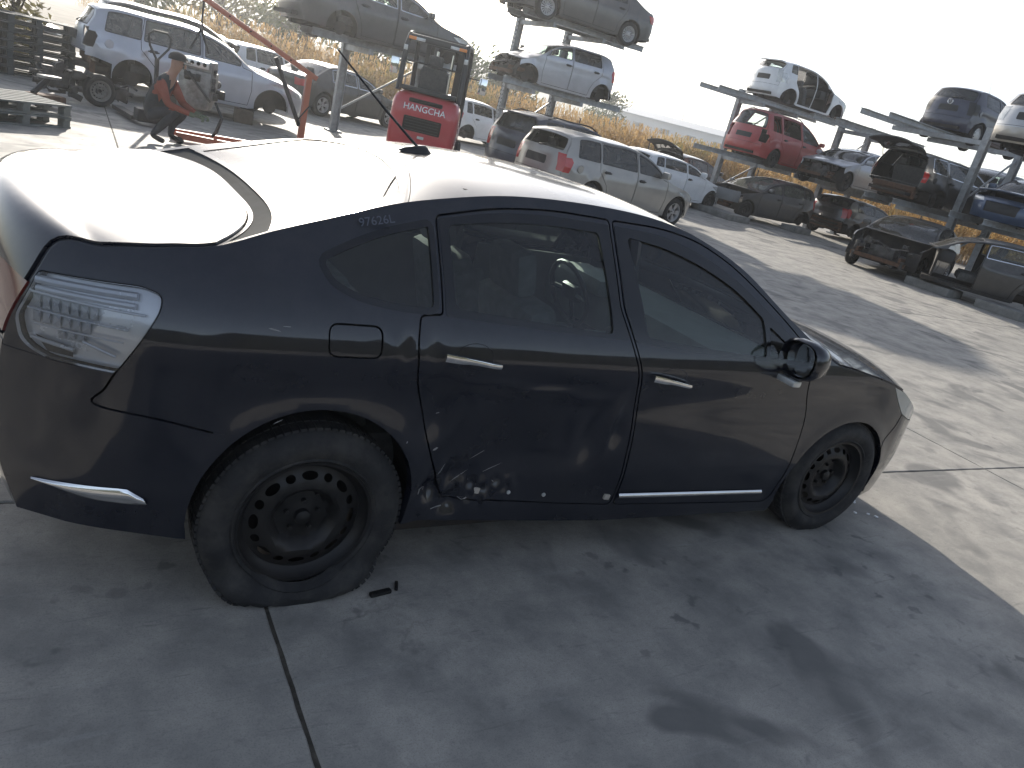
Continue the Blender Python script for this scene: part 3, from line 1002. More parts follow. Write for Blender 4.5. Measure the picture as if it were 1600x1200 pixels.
def build_saloon():
    car = empty('saloon_car', (0, 0, 0), 0, 'dark blue four-door saloon with dented rear door and flat rear tyre', 'car')
    PM = paint('dark_blue_paint', (.0050, .0070, .0150), .0, .30, .22, 1.0, .035, (.17, .17, .17), 1.62)
    K = [(3.72, .19, 3.30, .19), (3.80, .38, 3.42, .37), (3.80, .56, 3.46, .54), (3.73, .72, 3.38, .68), (3.52, .83, 3.20, .785), (3.08, .945, 2.96, .875),
         (2.72, 1.005, 2.62, .94), (2.50, 1.03, 2.42, .98), (2.33, 1.12, 2.17, 1.115), (1.99, 1.30, 1.87, 1.305), (1.73, 1.405, 1.68, 1.38),
         (1.45, 1.462, 1.46, 1.432), (1.05, 1.485, 1.08, 1.452), (.70, 1.475, .67, 1.432), (.45, 1.45, .41, 1.392), (.25, 1.388, .20, 1.348),
         (.08, 1.302, -.01, 1.286), (-.06, 1.23, -.19, 1.232), (-.19, 1.183, -.34, 1.180), (-.42, 1.170, -.48, 1.153), (-.72, 1.150, -.64, 1.125),
         (-.90, 1.142, -.755, 1.098), (-.935, 1.075, -.79, 1.03), (-.94, .88, -.855, .87), (-.985, .66, -.875, .65), (-.98, .45, -.87, .45), (-.90, .27, -.82, .28)]
    wx = [-.95, -.88, -.80, -.70, -.60, -.50, -.30, .2, 1.2, 2.6, 3.0, 3.2, 3.30, 3.40, 3.47, 3.6]
    wy = [.56, .655, .73, .80, .855, .893, .922, .925, .925, .925, .922, .912, .890, .85, .81, .70]
    zs = [.10, .16, .30, .45, .62, .80, .90, .94, 1.03, 1.42, 1.55]
    sy = [.09, .055, .030, .010, .010, .005, .0, .007, .040, .315, .41]
    sect = lambda x, z: pch(z, zs, sy)
    RA, RZ, RR = -.01, .345, .375
    FA, FZ, FR = 2.785, .295, .372
    def flare(x, z):
        o = 0
        for ax, az, rr in ((RA, RZ, RR), (FA, FZ, FR)):
            r = np.hypot(x - ax, z - az)
            o = o + .009 * np.exp(-((np.maximum(r, rr) - rr) / .05) ** 2)
        # hollow below the shoulder line and a crease along it
        o = o - .010 * np.exp(-((z - .76) / .09) ** 2) / (1 + np.exp(-(x + .40) / .06)) / (1 + np.exp((x - 2.75) / .10))
        return o
    def dents(x, z):
        o = flare(x, z)
        o = o - .052 * np.exp(-((x - .76) / .27) ** 2 - ((z - .52) / .20) ** 2)
        o = o - .022 * np.exp(-((x - 1.10 - .10 * (z - .6)) / .07) ** 2 - ((z - .60) / .13) ** 2)
        o = o + .014 * np.exp(-((x - 1.185 - .12 * (z - .62)) / .022) ** 2 - ((z - .66) / .10) ** 2)
        o = o - .016 * np.exp(-((x - 1.225) / .035) ** 2 - ((z - .62) / .06) ** 2)
        o = o + .010 * np.exp(-((z - .80 + .10 * (x - .75)) / .022) ** 2) * np.exp(-((x - .80) / .30) ** 2)
        o = o - .024 * np.exp(-((x - .40) / .055) ** 2 - ((z - .68) / .10) ** 2)
        w = np.exp(-((x - .50) / .11) ** 2 - ((z - .38) / .10) ** 2)
        o = o + w * (.022 * noise_bump(x, z, 30, 1.0) - .034)
        w2 = np.exp(-((x - .66) / .12) ** 2 - ((z - .37) / .05) ** 2)
        o = o + w2 * .013 * noise_bump(x, z, 60, 2.0)
        o = o - .006 * np.exp(-((x - .25) / .10) ** 2 - ((z - .93) / .05) ** 2) * np.sin(x * 60)
        return o
    B = Body(K, wx, wy, sect, flare, n=12)
    Bd = Body(K, wx, wy, sect, dents, n=12)
    rail = list(zip(*B.rail()))
    bottom = [(-.40, .26), (.30, .25), (.42, .255), (1.32, .175), (2.42, .135), (2.55, .15), (3.15, .18)]
    # thin the dense rail
    outline = resample(rail, .03, False) + resample(bottom, .03, False)
    def archp(cx, cz, r, ax=1.0):
        a = [(cx + r * ax * math.cos(t), cz + r * math.sin(t)) for t in np.linspace(R(-14), R(194), 40)]
        return a + [(cx - r * .96, -.2), (cx + r * .96, -.2)]
    rdoor = [(1.332, .262), (1.33, .33), (1.305, .61), (1.262, .84), (1.172, 1.015), (1.126, 1.12), (1.126, 1.412), (.85, 1.412), (.60, 1.388), (.352, 1.336),
             (.352, 1.052), (.272, 1.045), (.265, .95), (.290, .82), (.335, .72), (.415, .52), (.510, .335)]
    rdoor = fillet(rdoor, [.03, .0, .1, .1, .05, .03, .02, .1, .1, .02, .01, .02, .05, .05, .05, .1, .02], 4)
    fdoor = [(2.372, .20), (2.398, .52), (2.375, .72), (2.305, .84), (2.262, .95), (2.215, 1.045), (2.10, 1.128), (1.94, 1.235), (1.80, 1.318), (1.62, 1.386), (1.41, 1.415),
             (1.138, 1.412), (1.138, 1.12), (1.184, 1.015), (1.274, .84), (1.317, .61), (1.342, .33), (1.344, .261)]
    fdoor = fillet(fdoor, [.06, .1, .1, .1, .03, .03, .1, .1, .1, .1, .1, .02, .03, .05, .1, .1, 0, .03], 4)
    g_r = fillet([(.398, 1.312), (.60, 1.343), (.82, 1.360), (1.062, 1.360), (1.082, 1.028), (.76, 1.048), (.402, 1.070)], [.02, .1, .1, .02, .02, .1, .03], 4)
    t_r = fillet([(.362, 1.326), (.60, 1.372), (.82, 1.390), (1.119, 1.392), (1.119, 1.12), (1.166, 1.010), (.76, 1.026), (.366, 1.046)], [.01, .1, .1, .01, .03, .02, .1, .01], 4)
    g_f = fillet([(1.205, 1.360), (1.41, 1.343), (1.62, 1.293), (1.80, 1.223), (1.945, 1.128), (1.955, .978), (1.57, 1.000), (1.255, 1.024)], [.02, .1, .1, .1, .02, .02, .1, .03], 4)
    g_t = fillet([(1.978, 1.104), (2.125, 1.022), (2.09, .975), (1.978, .977)], .015, 3)
    t_f = fillet([(1.146, 1.392), (1.41, 1.386), (1.63, 1.336), (1.81, 1.264), (1.95, 1.178), (2.17, 1.040), (2.175, .955), (1.57, .978), (1.192, 1.006), (1.146, 1.12)], [.01, .1, .1, .1, .1, .02, .02, .1, .02, .03], 4)
    g_q = fillet([(-.048, 1.168), (.04, 1.210), (.16, 1.258), (.322, 1.300), (.322, 1.066), (.19, 1.069), (.06, 1.089), (-.015, 1.122)], [.02, .1, .1, .01, .02, .1, .1, .02], 4)
    t_q = inset(g_q, -.020)
    fuel = fillet([(-.035, 1.005), (.145, 1.005), (.150, .900), (-.030, .900)], .035, 5)
    tail = fillet([(-.785, 1.030), (-.545, 1.048), (-.498, 1.034), (-.503, .995), (-.600, .800), (-.770, .800), (-.825, .830), (-.838, .90)], [.01, .03, .03, .02, .01, .03, .03, .02], 4)
    chrome_b = fillet([(-.790, .412), (-.545, .438), (-.490, .392), (-.54, .376), (-.70, .372)], [.01, .01, .008, .008, .02], 3)
    chrome_d = [(1.350, .327), (2.278, .288), (2.288, .250), (1.350, .288)]
    bseam = smooth_line([(-.600, .80), (-.622, .745), (-.645, .692), (-.50, .676), (-.335, .640)])
    rbump = [(-.645, .69), (-.50, .674), (-.30, .634), (-.30, .1), (-1.2, .1), (-1.2, .80), (-.77, .80), (-.60, .797), (-.622, .745)]
    head = fillet([(2.965, .888), (3.01, .846), (3.09, .775), (3.18, .705), (3.30, .662), (3.60, .60), (3.60, .95), (2.965, .95)], [.02, .05, .05, .03, .05, 0, 0, 0], 3)
    fseam = smooth_line([(3.18, .70), (3.165, .63), (3.11, .56)])
    fbump = [(3.18, .70), (3.165, .63), (3.10, .545), (3.10, 0), (3.9, 0), (3.9, .60), (3.60, .60), (3.30, .66)]
    gap = .0055
    for side in ('R', 'L'):
        sg = -1 if side == 'R' else 1
        BB = Bd if side == 'R' else B
        rg = [(None, archp(RA, RZ, RR)), (None, archp(FA, FZ, FR, 1.035)),
              ('g_r', g_r), ('g_f', g_f), ('g_t', g_t), ('t_r', t_r), ('t_f', t_f), ('g_q', g_q), ('t_q', t_q), ('tail', tail), ('tailgap', inset(tail, -.0035)),
              ('fuel', inset(fuel, .006)), ('gap', fuel), ('head', head), ('headgap', inset(head, -.005)), ('chrome_b', chrome_b), ('chrome_d', chrome_d),
              ('rdoor', inset(rdoor, gap)), ('gap', inset(rdoor, -.001)), ('fdoor', inset(fdoor, gap)), ('gap', inset(fdoor, -.001)),
              ('gap', ribbon(bseam, .006)), ('gap', ribbon(fseam, .005)), ('rbump', rbump), ('fbump', fbump)]
        v, f, lab = cut(outline, rg, .028 if side == 'R' else .07)
        fm = BB.side(sg)
        def pan(nm, key, m, par, sk=.02, lift=0.0): return panel(nm, v, f, lab == key, fm, m, par, sk, sg > 0, lift)
        pan('side_panel', 'body', PM, car, .03)
        pan('panel_gap', 'gap', m_gap, car, 0, -.02)
        pan('lamp_gap', 'tailgap', m_gap, car, 0, -.01); pan('lamp_gap', 'headgap', m_gap, car, 0, -.01)
        rd = pan('rear_door', 'rdoor', PM, car, .025)
        if side == 'R': rd['label'] = 'dented and creased rear door'
        fd = pan('front_door', 'fdoor', PM, car, .025)
        pan('door_glass', 'g_r', g_side, rd, .004, -.006); pan('window_surround', 't_r', m_gloss, rd, .012, .002)
        pan('door_glass', 'g_f', g_side, fd, .004, -.006); pan('fixed_pane', 'g_t', g_side, fd, .004, -.006); pan('window_surround', 't_f', m_gloss, fd, .012, .002)
        pan('quarter_window', 'g_q', g_side, car, .004, -.006); pan('window_surround', 't_q', m_gloss, car, .012, .001)
        pan('fuel_flap', 'fuel', PM, car, .01, -.002)
        pan('rear_bumper', 'rbump', PM, car, .025, .002); pan('front_bumper', 'fbump', PM, car, .025, .002)
        pan('rear_bumper', 'chrome_b', PM, car, 0, .002); pan('front_door', 'chrome_d', PM, fd, 0, .0)
        def bright(tops, bots, par, d=.014):
            mbs = MB(); ns = 7; nn = len(tops)
            for (x0, z0), (x1, z1) in zip(tops, bots):
                for k in range(ns):
                    t = k / (ns - 1); X, Z = x0 + (x1 - x0) * t, z0 + (z1 - z0) * t
                    yy = float(BB.y(np.array([X]), np.array([Z]))[0])
                    mbs.v.append((X, sg * (yy + .001 + d * math.sin(math.pi * min(1, t * .8 + .12))), Z))
            mbs.f = [(i * ns + k, (i + 1) * ns + k, (i + 1) * ns + k + 1, i * ns + k + 1) for i in range(nn - 1) for k in range(ns - 1)]
            return mbs.build('chrome_strip', m_chrome, par, True, 60)
        ts = np.linspace(0, 1, 14)
        bright([(1.35 + .93 * t, .325 - .039 * t) for t in ts], [(1.35 + .93 * t, .297 - .037 * t) for t in ts], fd)
        bright([(-.79 + .285 * t, .412 + .024 * min(1, t * 1.25) - .03 * max(0, t - .85) * 6) for t in ts], [(-.79 + .30 * t, .408 - .034 * math.sin(min(1, t * 1.6) * math.pi / 2) + .012 * t) for t in ts], car)
        pan('headlight', 'head', m_headl, car, .03, -.001)
        # tail lamp: reflector bowl behind a clear lens
        lens = pan('tail_light', 'tail', g_lens, car, .012, .004)
        if side == 'R': lens['label'] = 'clear tail lamp with silver reflector'
        bowl = pan('reflector', 'tail', m_reflect, lens, 0, -.028)
        P = lambda x, z, d: tuple(np.array([x, sg * (float(BB.y(np.array([x]), np.array([z]))[0]) + d), z]))
        # facets in rows, light bars, lower reversing lamp
        for row, (z0, z1, xs) in enumerate(((.965, .930, np.linspace(-.80, -.645, 8)), (.925, .890, np.linspace(-.80, -.660, 7)), (.886, .858, np.linspace(-.74, -.672, 4)))):
            for i in range(len(xs) - 1):
                a, b = xs[i] + .002, xs[i + 1] - .002
                c = P((a + b) / 2 + .004, (z0 + z1) / 2 + .008, -.006)
                q = [P(a, z0, -.026), P(b, z0, -.026), P(b, z1, -.026), P(a, z1, -.026)]
                mesh('lamp_facet', q + [c], [(0, 1, 4), (1, 2, 4), (2, 3, 4), (3, 0, 4)], m_reflect, lens)
        for (x0, zz0, x1, zz1, r) in ((-.79, 1.006, -.555, 1.018, .012), (-.79, .984, -.56, .992, .009), (-.81, .972, -.535, .972, .004), (-.81, .928, -.575, .925, .003), (-.80, .888, -.585, .888, .003), (-.68, .868, -.60, .842, .005), (-.80, .846, -.70, .836, .006)):
            pts = [P(x, zz0 + (zz1 - zz0) * t, -.014) for t, x in zip(np.linspace(0, 1, 7), np.linspace(x0, x1, 7))]
            MB().tube(pts, r, 8).build('light_bar', m_reflect, lens, True)
        q = [P(-.79, .855, -.02), P(-.70, .828, -.02), P(-.70, .812, -.02), P(-.76, .812, -.02)]
        mesh('reversing_lamp', q, [(0, 1, 2, 3)], m_trim, lens)
        # handles with cups
        for par, (x0, z0, x1, z1) in ((rd, (.365, .925, .588, .898)), (fd, (1.305, .876, 1.528, .842))):
            xm, zm = x0 + (x1 - x0) * .55, (z0 + z1) / 2
            yy = float(BB.y(np.array([xm]), np.array([zm]))[0])
            cup = MB(); n = 20
            ring = [(xm + .075 * math.cos(2 * math.pi * k / n), zm + .006 + .052 * math.sin(2 * math.pi * k / n)) for k in range(n)]
            vv = [P(x, z, .0015) for x, z in ring] + [P(xm + (x - xm) * .55, zm + (z - zm) * .55, -.018) for x, z in ring] + [P(xm, zm, -.022)]
            cup.add(vv, [(k, (k + 1) % n, n + (k + 1) % n, n + k) for k in range(n)] + [(n + k, n + (k + 1) % n, 2 * n) for k in range(n)])
            cup.build('handle_cup', PM, par, True, 60)
            hb = MB(); pts, rad = [], []
            secs = []
            for t in np.linspace(0, 1, 11):
                x = x0 + (x1 - x0) * t; z = z0 + (z1 - z0) * t + .004 * math.sin(t * math.pi)
                h = .0155 - .006 * t if t < .33 else .0118 - .003 * t
                d = .006 + .016 * min(1, t * 3 + .45) * min(1, (1 - t) * 5 + .3)
                y = float(BB.y(np.array([x]), np.array([z]))[0])
                secs.append([(x, sg * (y + d + .010), z + h * .8), (x, sg * (y + d + .013), z), (x, sg * (y + d + .009), z - h), (x, sg * (y + d - .008), z - h * .8), (x, sg * (y + d - .008), z + h * .7)])
            m_ = 5
            hb.add([p for s_ in secs for p in s_], [(i * m_ + k, i * m_ + (k + 1) % m_, (i + 1) * m_ + (k + 1) % m_, (i + 1) * m_ + k) for i in range(len(secs) - 1) for k in range(m_)] + [tuple(range(m_)), tuple((len(secs) - 1) * m_ + k for k in range(m_))])
            hb.build('door_handle', m_chrome, par, True, 50)
        # mirror
        mir = MB()
        cx, cy, cz = 2.11, sg * .985, .995
        n = 14
        sec = []
        for (dx, sc) in ((-.055, .90), (-.045, 1.0), (.0, 1.0), (.05, .86), (.09, .55), (.105, .15)):
            sec.append([(cx + dx + .03 * (math.cos(a) * .5), cy + sg * .098 * sc * math.copysign(abs(math.cos(a)) ** .75, math.cos(a)), cz + .012 + .090 * sc * math.copysign(abs(math.sin(a)) ** .75, math.sin(a))) for a in np.linspace(0, 2 * math.pi, n, endpoint=False)])
        mir.add([p for s_ in sec for p in s_], [(i * n + k, i * n + (k + 1) % n, (i + 1) * n + (k + 1) % n, (i + 1) * n + k) for i in range(len(sec) - 1) for k in range(n)] + [tuple((len(sec) - 1) * n + k for k in range(n))])
        mir.tube([(2.13, sg * .86, .955), (2.13, sg * .95, .962)], [.035, .028], 10)
        mo = mir.build('mirror', PM, fd, True, 50)
        mg = MB(); mg.add([(p[0] + .022 - sg * .30 * (p[1] - cy), cy + (p[1] - cy) * .9, cz + (p[2] - cz) * .9) for p in sec[0]], [tuple(range(n))[::-1]])
        mg.build('mirror_glass', m_mirror, mo)
        MB().box((2.075, sg * .955, .900), (.055, .13, .03), bev=.01).build('mirror_lamp', m_clear, mo, True)
    # clips and bare studs where the rear door strip was torn off
    for x, z, s_ in ((.655, .362, 1), (1.288, .312, 1)):
        y = float(Bd.y(np.array([x]), np.array([z]))[0])
        MB().box((x, -y - .006, z), (.030, .012, .024), rot=Matrix.Rotation(.15, 3, 'Y'), bev=.003).build('strip_clip', M('clip_plastic', (.42, .38, .33), .6), rd_R[0] if False else car, True)
    for x, z in ((.80, .350), (.965, .335)):
        y = float(Bd.y(np.array([x]), np.array([z]))[0])
        MB().lathe([(0, -.006), (.008, -.005), (.009, .004)], 12, 'Y', (x, -y, z)).build('strip_stud', M('stud_metal', (.5, .5, .48), .5), car, True)
    # scraped paint chips
    rnd = random.Random(4)
    mchip = M('bare_scrape', (.26, .255, .25), .45)
    chips = [(.41, .695, .02, .004, .4), (.425, .56, .025, .012, .5), (.62, .405, .035, .006, -.5), (.60, .335, .05, .012, -.1), (.405, .40, .03, .008, .2), (.40, .385, .008, .03, 0), (.425, .39, .008, .03, 0), (.56, .43, .10, .004, .7), (.70, .46, .12, .003, .35), (.47, .47, .07, .004, 1.1), (.62, .52, .09, .003, .5), (-.20, .975, .045, .004, -.2), (-.16, .985, .03, .003, 0), (-.15, .68, .05, .004, .5), (.30, .60, .006, .012, 0), (.72, .40, .03, .005, -.6), (.50, .30, .06, .006, .2)]
    for x, z, a, b, rot in chips:
        pts = []
        for k in range(7):
            t = 2 * math.pi * k / 7; rr_ = rnd.uniform(.6, 1.1)
            px, pz = a / 2 * math.cos(t) * rr_, b / 2 * math.sin(t) * rr_
            X, Z = x + px * math.cos(rot) - pz * math.sin(rot), z + px * math.sin(rot) + pz * math.cos(rot)
            y = float(Bd.y(np.array([X]), np.array([Z]))[0])
            pts.append((X, -y - .0015, Z))
        mesh('paint_chip', pts, [tuple(range(7))], mchip, car)
    # centre strip
    S = .66
    U = B.u[-1]
    us = np.linspace(0, U, 260)
    out = [(u, -S) for u in us] + [(U, S * k) for k in np.linspace(-.96, .96, 40)] + [(u, S) for u in us[::-1]] + [(0, S * k) for k in np.linspace(.96, -.96, 40)]
    ku = B.ku
    def curve(fx, lo, hi, q=1.0, n=31):
        """points (u, v) along x = fx(s)"""
        return [(B.u_at(fx(s_), s_, ku[lo], ku[hi]), s_ * S) for s_ in np.linspace(-q, q, n)]
    boot_f = curve(lambda s_: -.165 - .20 * abs(s_) ** 3.2, 16, 20, .985)
    boot_r = [(ku[23] + .05, s_ * S) for s_ in np.linspace(.985, -.985, 31)]
    boot = boot_f + boot_r
    rw_f = curve(lambda s_: .375 - .13 * abs(s_) ** 2, 13, 17, .90)
    rw_r = curve(lambda s_: -.092 - .13 * abs(s_) ** 2.5, 15, 19, .90)[::-1]
    rwin = fillet(rw_f + rw_r, .01, 2)
    shelf = curve(lambda s_: -.090 - .13 * abs(s_) ** 2.5, 15, 19, .96) + curve(lambda s_: -.150 - .20 * abs(s_) ** 3.2, 16, 20, .96)[::-1]
    rf_f = curve(lambda s_: 1.42 + .09 * (1 - s_ * s_), 9, 13, 1.02)
    rf_r = curve(lambda s_: .42 - .165 * abs(s_) ** 2, 13, 17, 1.02)[::-1]
    roof = rf_f + rf_r
    ws = curve(lambda s_: 2.40 + .03 * (1 - s_ * s_) - .18 * s_ ** 4, 6, 10, .935) + curve(lambda s_: 1.50 + .05 * (1 - s_ * s_), 9, 13, .915)[::-1]
    ws = fillet(ws, .008, 2)
    hood = [(ku[3] + .06, s_ * S) for s_ in np.linspace(-.99, .99, 21)] + curve(lambda s_: 2.475 + .03 * (1 - s_ * s_), 5, 9, .99)[::-1]
    grille = [(ku[1] - .02, -.36), (ku[3] - .02, -.42), (ku[3] - .02, .42), (ku[1] - .02, .36)]
    low = [(.05, -.40), (ku[1] - .05, -.44), (ku[1] - .05, .44), (.05, .40)]
    rg = [('windscreen', ws), ('frit', inset(ws, -.022)), ('rwin', inset(rwin, .02)), ('rfrit', rwin), ('boot', inset(boot, .0045)), ('gap', boot), ('shelf', shelf),
          ('roof', inset(roof, .003)), ('gap', roof), ('hood', inset(hood, .004)), ('gap', hood), ('grille', grille), ('grille', low),
          ('bumper', [(-.1, -1), (ku[3] + .02, -1), (ku[3] + .02, 1), (-.1, 1)]), ('rbumper', [(ku[23] + .06, -1), (U + .1, -1), (U + .1, 1), (ku[23] + .06, 1)])]
    for q in (-1, 1): rg.insert(0, ('lamp', [(ku[2] + .06, q * .78 * S), (ku[4] + .02, q * .80 * S), (ku[4] + .25, q * 1.02 * S), (ku[2] + .06, q * 1.02 * S)]))
    for q in (-1, 1): rg.insert(0, ('tl', [(ku[22] + .04, q * .66 * S), (ku[23] + .03, q * .62 * S), (ku[23] + .03, q * 1.02 * S), (ku[22] + .04, q * 1.02 * S)]))
    v, f, lab = cut(out, rg, .032)
    fm = lambda a, b: B.strip(a, b / S)
    def pan(nm, key, m, par, sk=.02, lift=0.0): return panel(nm, v, f, lab == key, fm, m, par, sk, STRIPFLIP, lift)
    pan('body_frame', 'body', PM, car, .03)
    ro = pan('roof', 'roof', PM, car, .01)
    pan('panel_gap', 'gap', m_gap, car, 0, -.012)
    pan('hood', 'hood', PM, car, .03, .006)
    w_ = pan('windscreen', 'windscreen', g_side, car, .004, -.003)
    pan('windscreen_border', 'frit', m_gloss, w_, 0, .0)
    rw = pan('rear_window', 'rwin', g_rear, car, .004, -.003)
    pan('window_border', 'rfrit', m_gloss, rw, 0, .0)
    pan('window_base_trim', 'shelf', m_matte, car, .004, -.004)
    bl = pan('boot_lid', 'boot', PM, car, .03, .009)
    pan('grille', 'grille', m_trim, car, .03, -.015)
    pan('headlight', 'lamp', m_headl, car, .03, .0)
    pan('inner_tail_light', 'tl', M('dark_red_lens', (.10, .012, .01), .15, coat=.8), bl, .01, .008)
    pan('front_bumper', 'bumper', PM, car, .02, .002); pan('rear_bumper', 'rbumper', PM, car, .02, .002)
    # aerial: base fin and leaning whip
    p = B.strip(np.array([B.u_at(.535, 0, ku[12], ku[16])]), np.array([0.0]))[0]
    an = MB()
    for i, (dx, hw, h) in enumerate(((-.075, .002, .002), (-.05, .022, .018), (.0, .030, .032), (.04, .026, .040), (.065, .012, .022), (.085, .002, .004))):
        n = 8
        an.v += [(p[0] + dx, p[1] + hw * math.cos(t), p[2] - .006 + h * math.sin(t)) for t in np.linspace(0, math.pi, n)]
        if i: an.f += [((i - 1) * n + k, (i - 1) * n + k + 1, i * n + k + 1, i * n + k) for k in range(n - 1)]
    ao = an.build('aerial', m_trim, ro, True, 60)
    MB().tube([(p[0] + .01, 0, p[2] + .02), (p[0] - .16, 0, p[2] + .14), (p[0] - .38, 0, p[2] + .31)], [.006, .005, .0032], 8).build('aerial_rod', m_trim, ao, True)
    # wiper arms on the windscreen
    for y0, y1 in ((.05, -.50), (.55, .02)):
        a = [B.strip(np.array([ku[7] + .05 + .25 * t]), np.array([(y0 + (y1 - y0) * t)]))[0] + np.array([0, 0, .018]) for t in np.linspace(0, 1, 8)]
        MB().tube(a, .008, 6).build('wiper', m_trim, w_, True)
    # chalked number on the pillar
    # cabin
    mb = MB()
    mb.box((1.4, 0, .22), (2.1, 1.62, .10)); mb.box((-.05, 0, .50), (1.0, 1.15, .06)); mb.box((-.62, 0, .36), (.42, 1.3, .08))
    mb.box((2.32, 0, .60), (.05, 1.55, .66)); mb.box((2.80, 0, .50), (.9, 1.05, .12)); mb.box((3.40, 0, .36), (.12, 1.3, .25))
    mb.box((-.14, 0, .80), (.06, 1.45, .62))
    for ax, az, rr_ in ((RA, RZ, RR), (FA, FZ, FR)):
        mb.tube([(ax, -.72, .30), (ax, .72, .30)], .05, 8)
        for sg in (-1, 1):
            arc = [(ax + (rr_ + .012) * 1.03 * math.cos(a), az + (rr_ + .012) * math.sin(a)) for a in np.linspace(R(-12), R(192), 26)]
            n = len(arc)
            mb.add([(q[0], sg * .58, q[1]) for q in arc] + [(q[0], sg * .885, q[1]) for q in arc], [(i, i + 1, n + i + 1, n + i) for i in range(n - 1)] + [tuple(range(n))])
    mb.build('underbody', m_under, car)
    for y in (-.38, .38): seat(car, (1.30, y, .30), m_seat, .52)
    seat(car, (.42, 0, .34), m_seat, 1.36, True)
    db = MB(); db.box((2.12, 0, .80), (.50, 1.60, .26), bev=.09); db.box((1.92, .38, .93), (.22, .42, .10), bev=.04); db.box((1.80, 0, .55), (.6, .26, .35), bev=.05)
    db.build('dashboard', M('dash_grey', (.15, .16, .15), .6, var=.2, bump=.2, bs=90), car, True)
    steering(car, (1.78, .38, .84))
    ps = MB(); ps.box((-.10, 0, 1.03), (.46, 1.42, .025)); ps.build('parcel_shelf', m_seat, car)
    for sg in (-1, 1):
        for x0, x1 in ((.50, 1.22), (1.40, 2.22)):
            MB().box(((x0 + x1) / 2, sg * .835, .64), (x1 - x0, .03, .64), bev=.012).build('door_card', M('door_card_grey', (.07, .07, .07), .8), car, True)
        MB().box((1.20, sg * .80, .72), (.14, .05, .62), bev=.015).build('pillar_lining', m_trim, car, True)
        MB().tube([(1.25, sg * .64, 1.34), (1.21, sg * .76, 1.1), (1.18, sg * .82, .8)], .04, 8).build('pillar_lining', m_trim, car, True)
    hl = MB(); hl.box((.98, 0, 1.418), (.95, 1.10, .01)); hl.build('headlining', M('headlining', (.3, .29, .27), .9), car)
    # wheels
    wheel(car, (0, -.905, .290), 'steel', .347, .215, True, .290)
    wheel(car, (0, .905, .30), 'steel', .325, .215, False)
    wheel(car, (2.805, -.905, .322), 'steel', .325, .215, True, 0.0, steer=R(-3))
    wheel(car, (2.805, .905, .322), 'steel', .325, .215, False)
    # torn liner hanging behind the front bumper
    MB().tube([(3.13, -.80, .36), (3.20, -.82, .25), (3.16, -.83, .16), (3.08, -.82, .12)], [.012, .016, .014, .006], 8).build('torn_arch_liner', m_trim, car, True)
    return car

m_matte = M('matte_rubber', (.06, .063, .065), .95, var=.2)
m_matte.node_tree.nodes['Principled BSDF'].inputs['Specular IOR Level'].default_value = .05
m_gloss = M('gloss_black_trim', (.006, .006, .007), .12, var=.3, coat=.6)
m_mirror = M('mirror_glass', (.75, .77, .78), .03, 1.0, var=.02)
m_reflect = M('chromed_reflector', (.66, .68, .72), .25, .35, var=.08)
m_headl = M('hazed_headlight', (.42, .44, .42), .22, .1, var=.15, coat=1.0)
g_lens = glass('lamp_lens', (.93, .94, .95), .10, .03, .8)
g_rear = glass('rear_glass', (.62, .70, .68), .07, .03, 1.0, (.35, .34, .32))
rd_R = [None]
saloon = build_saloon()
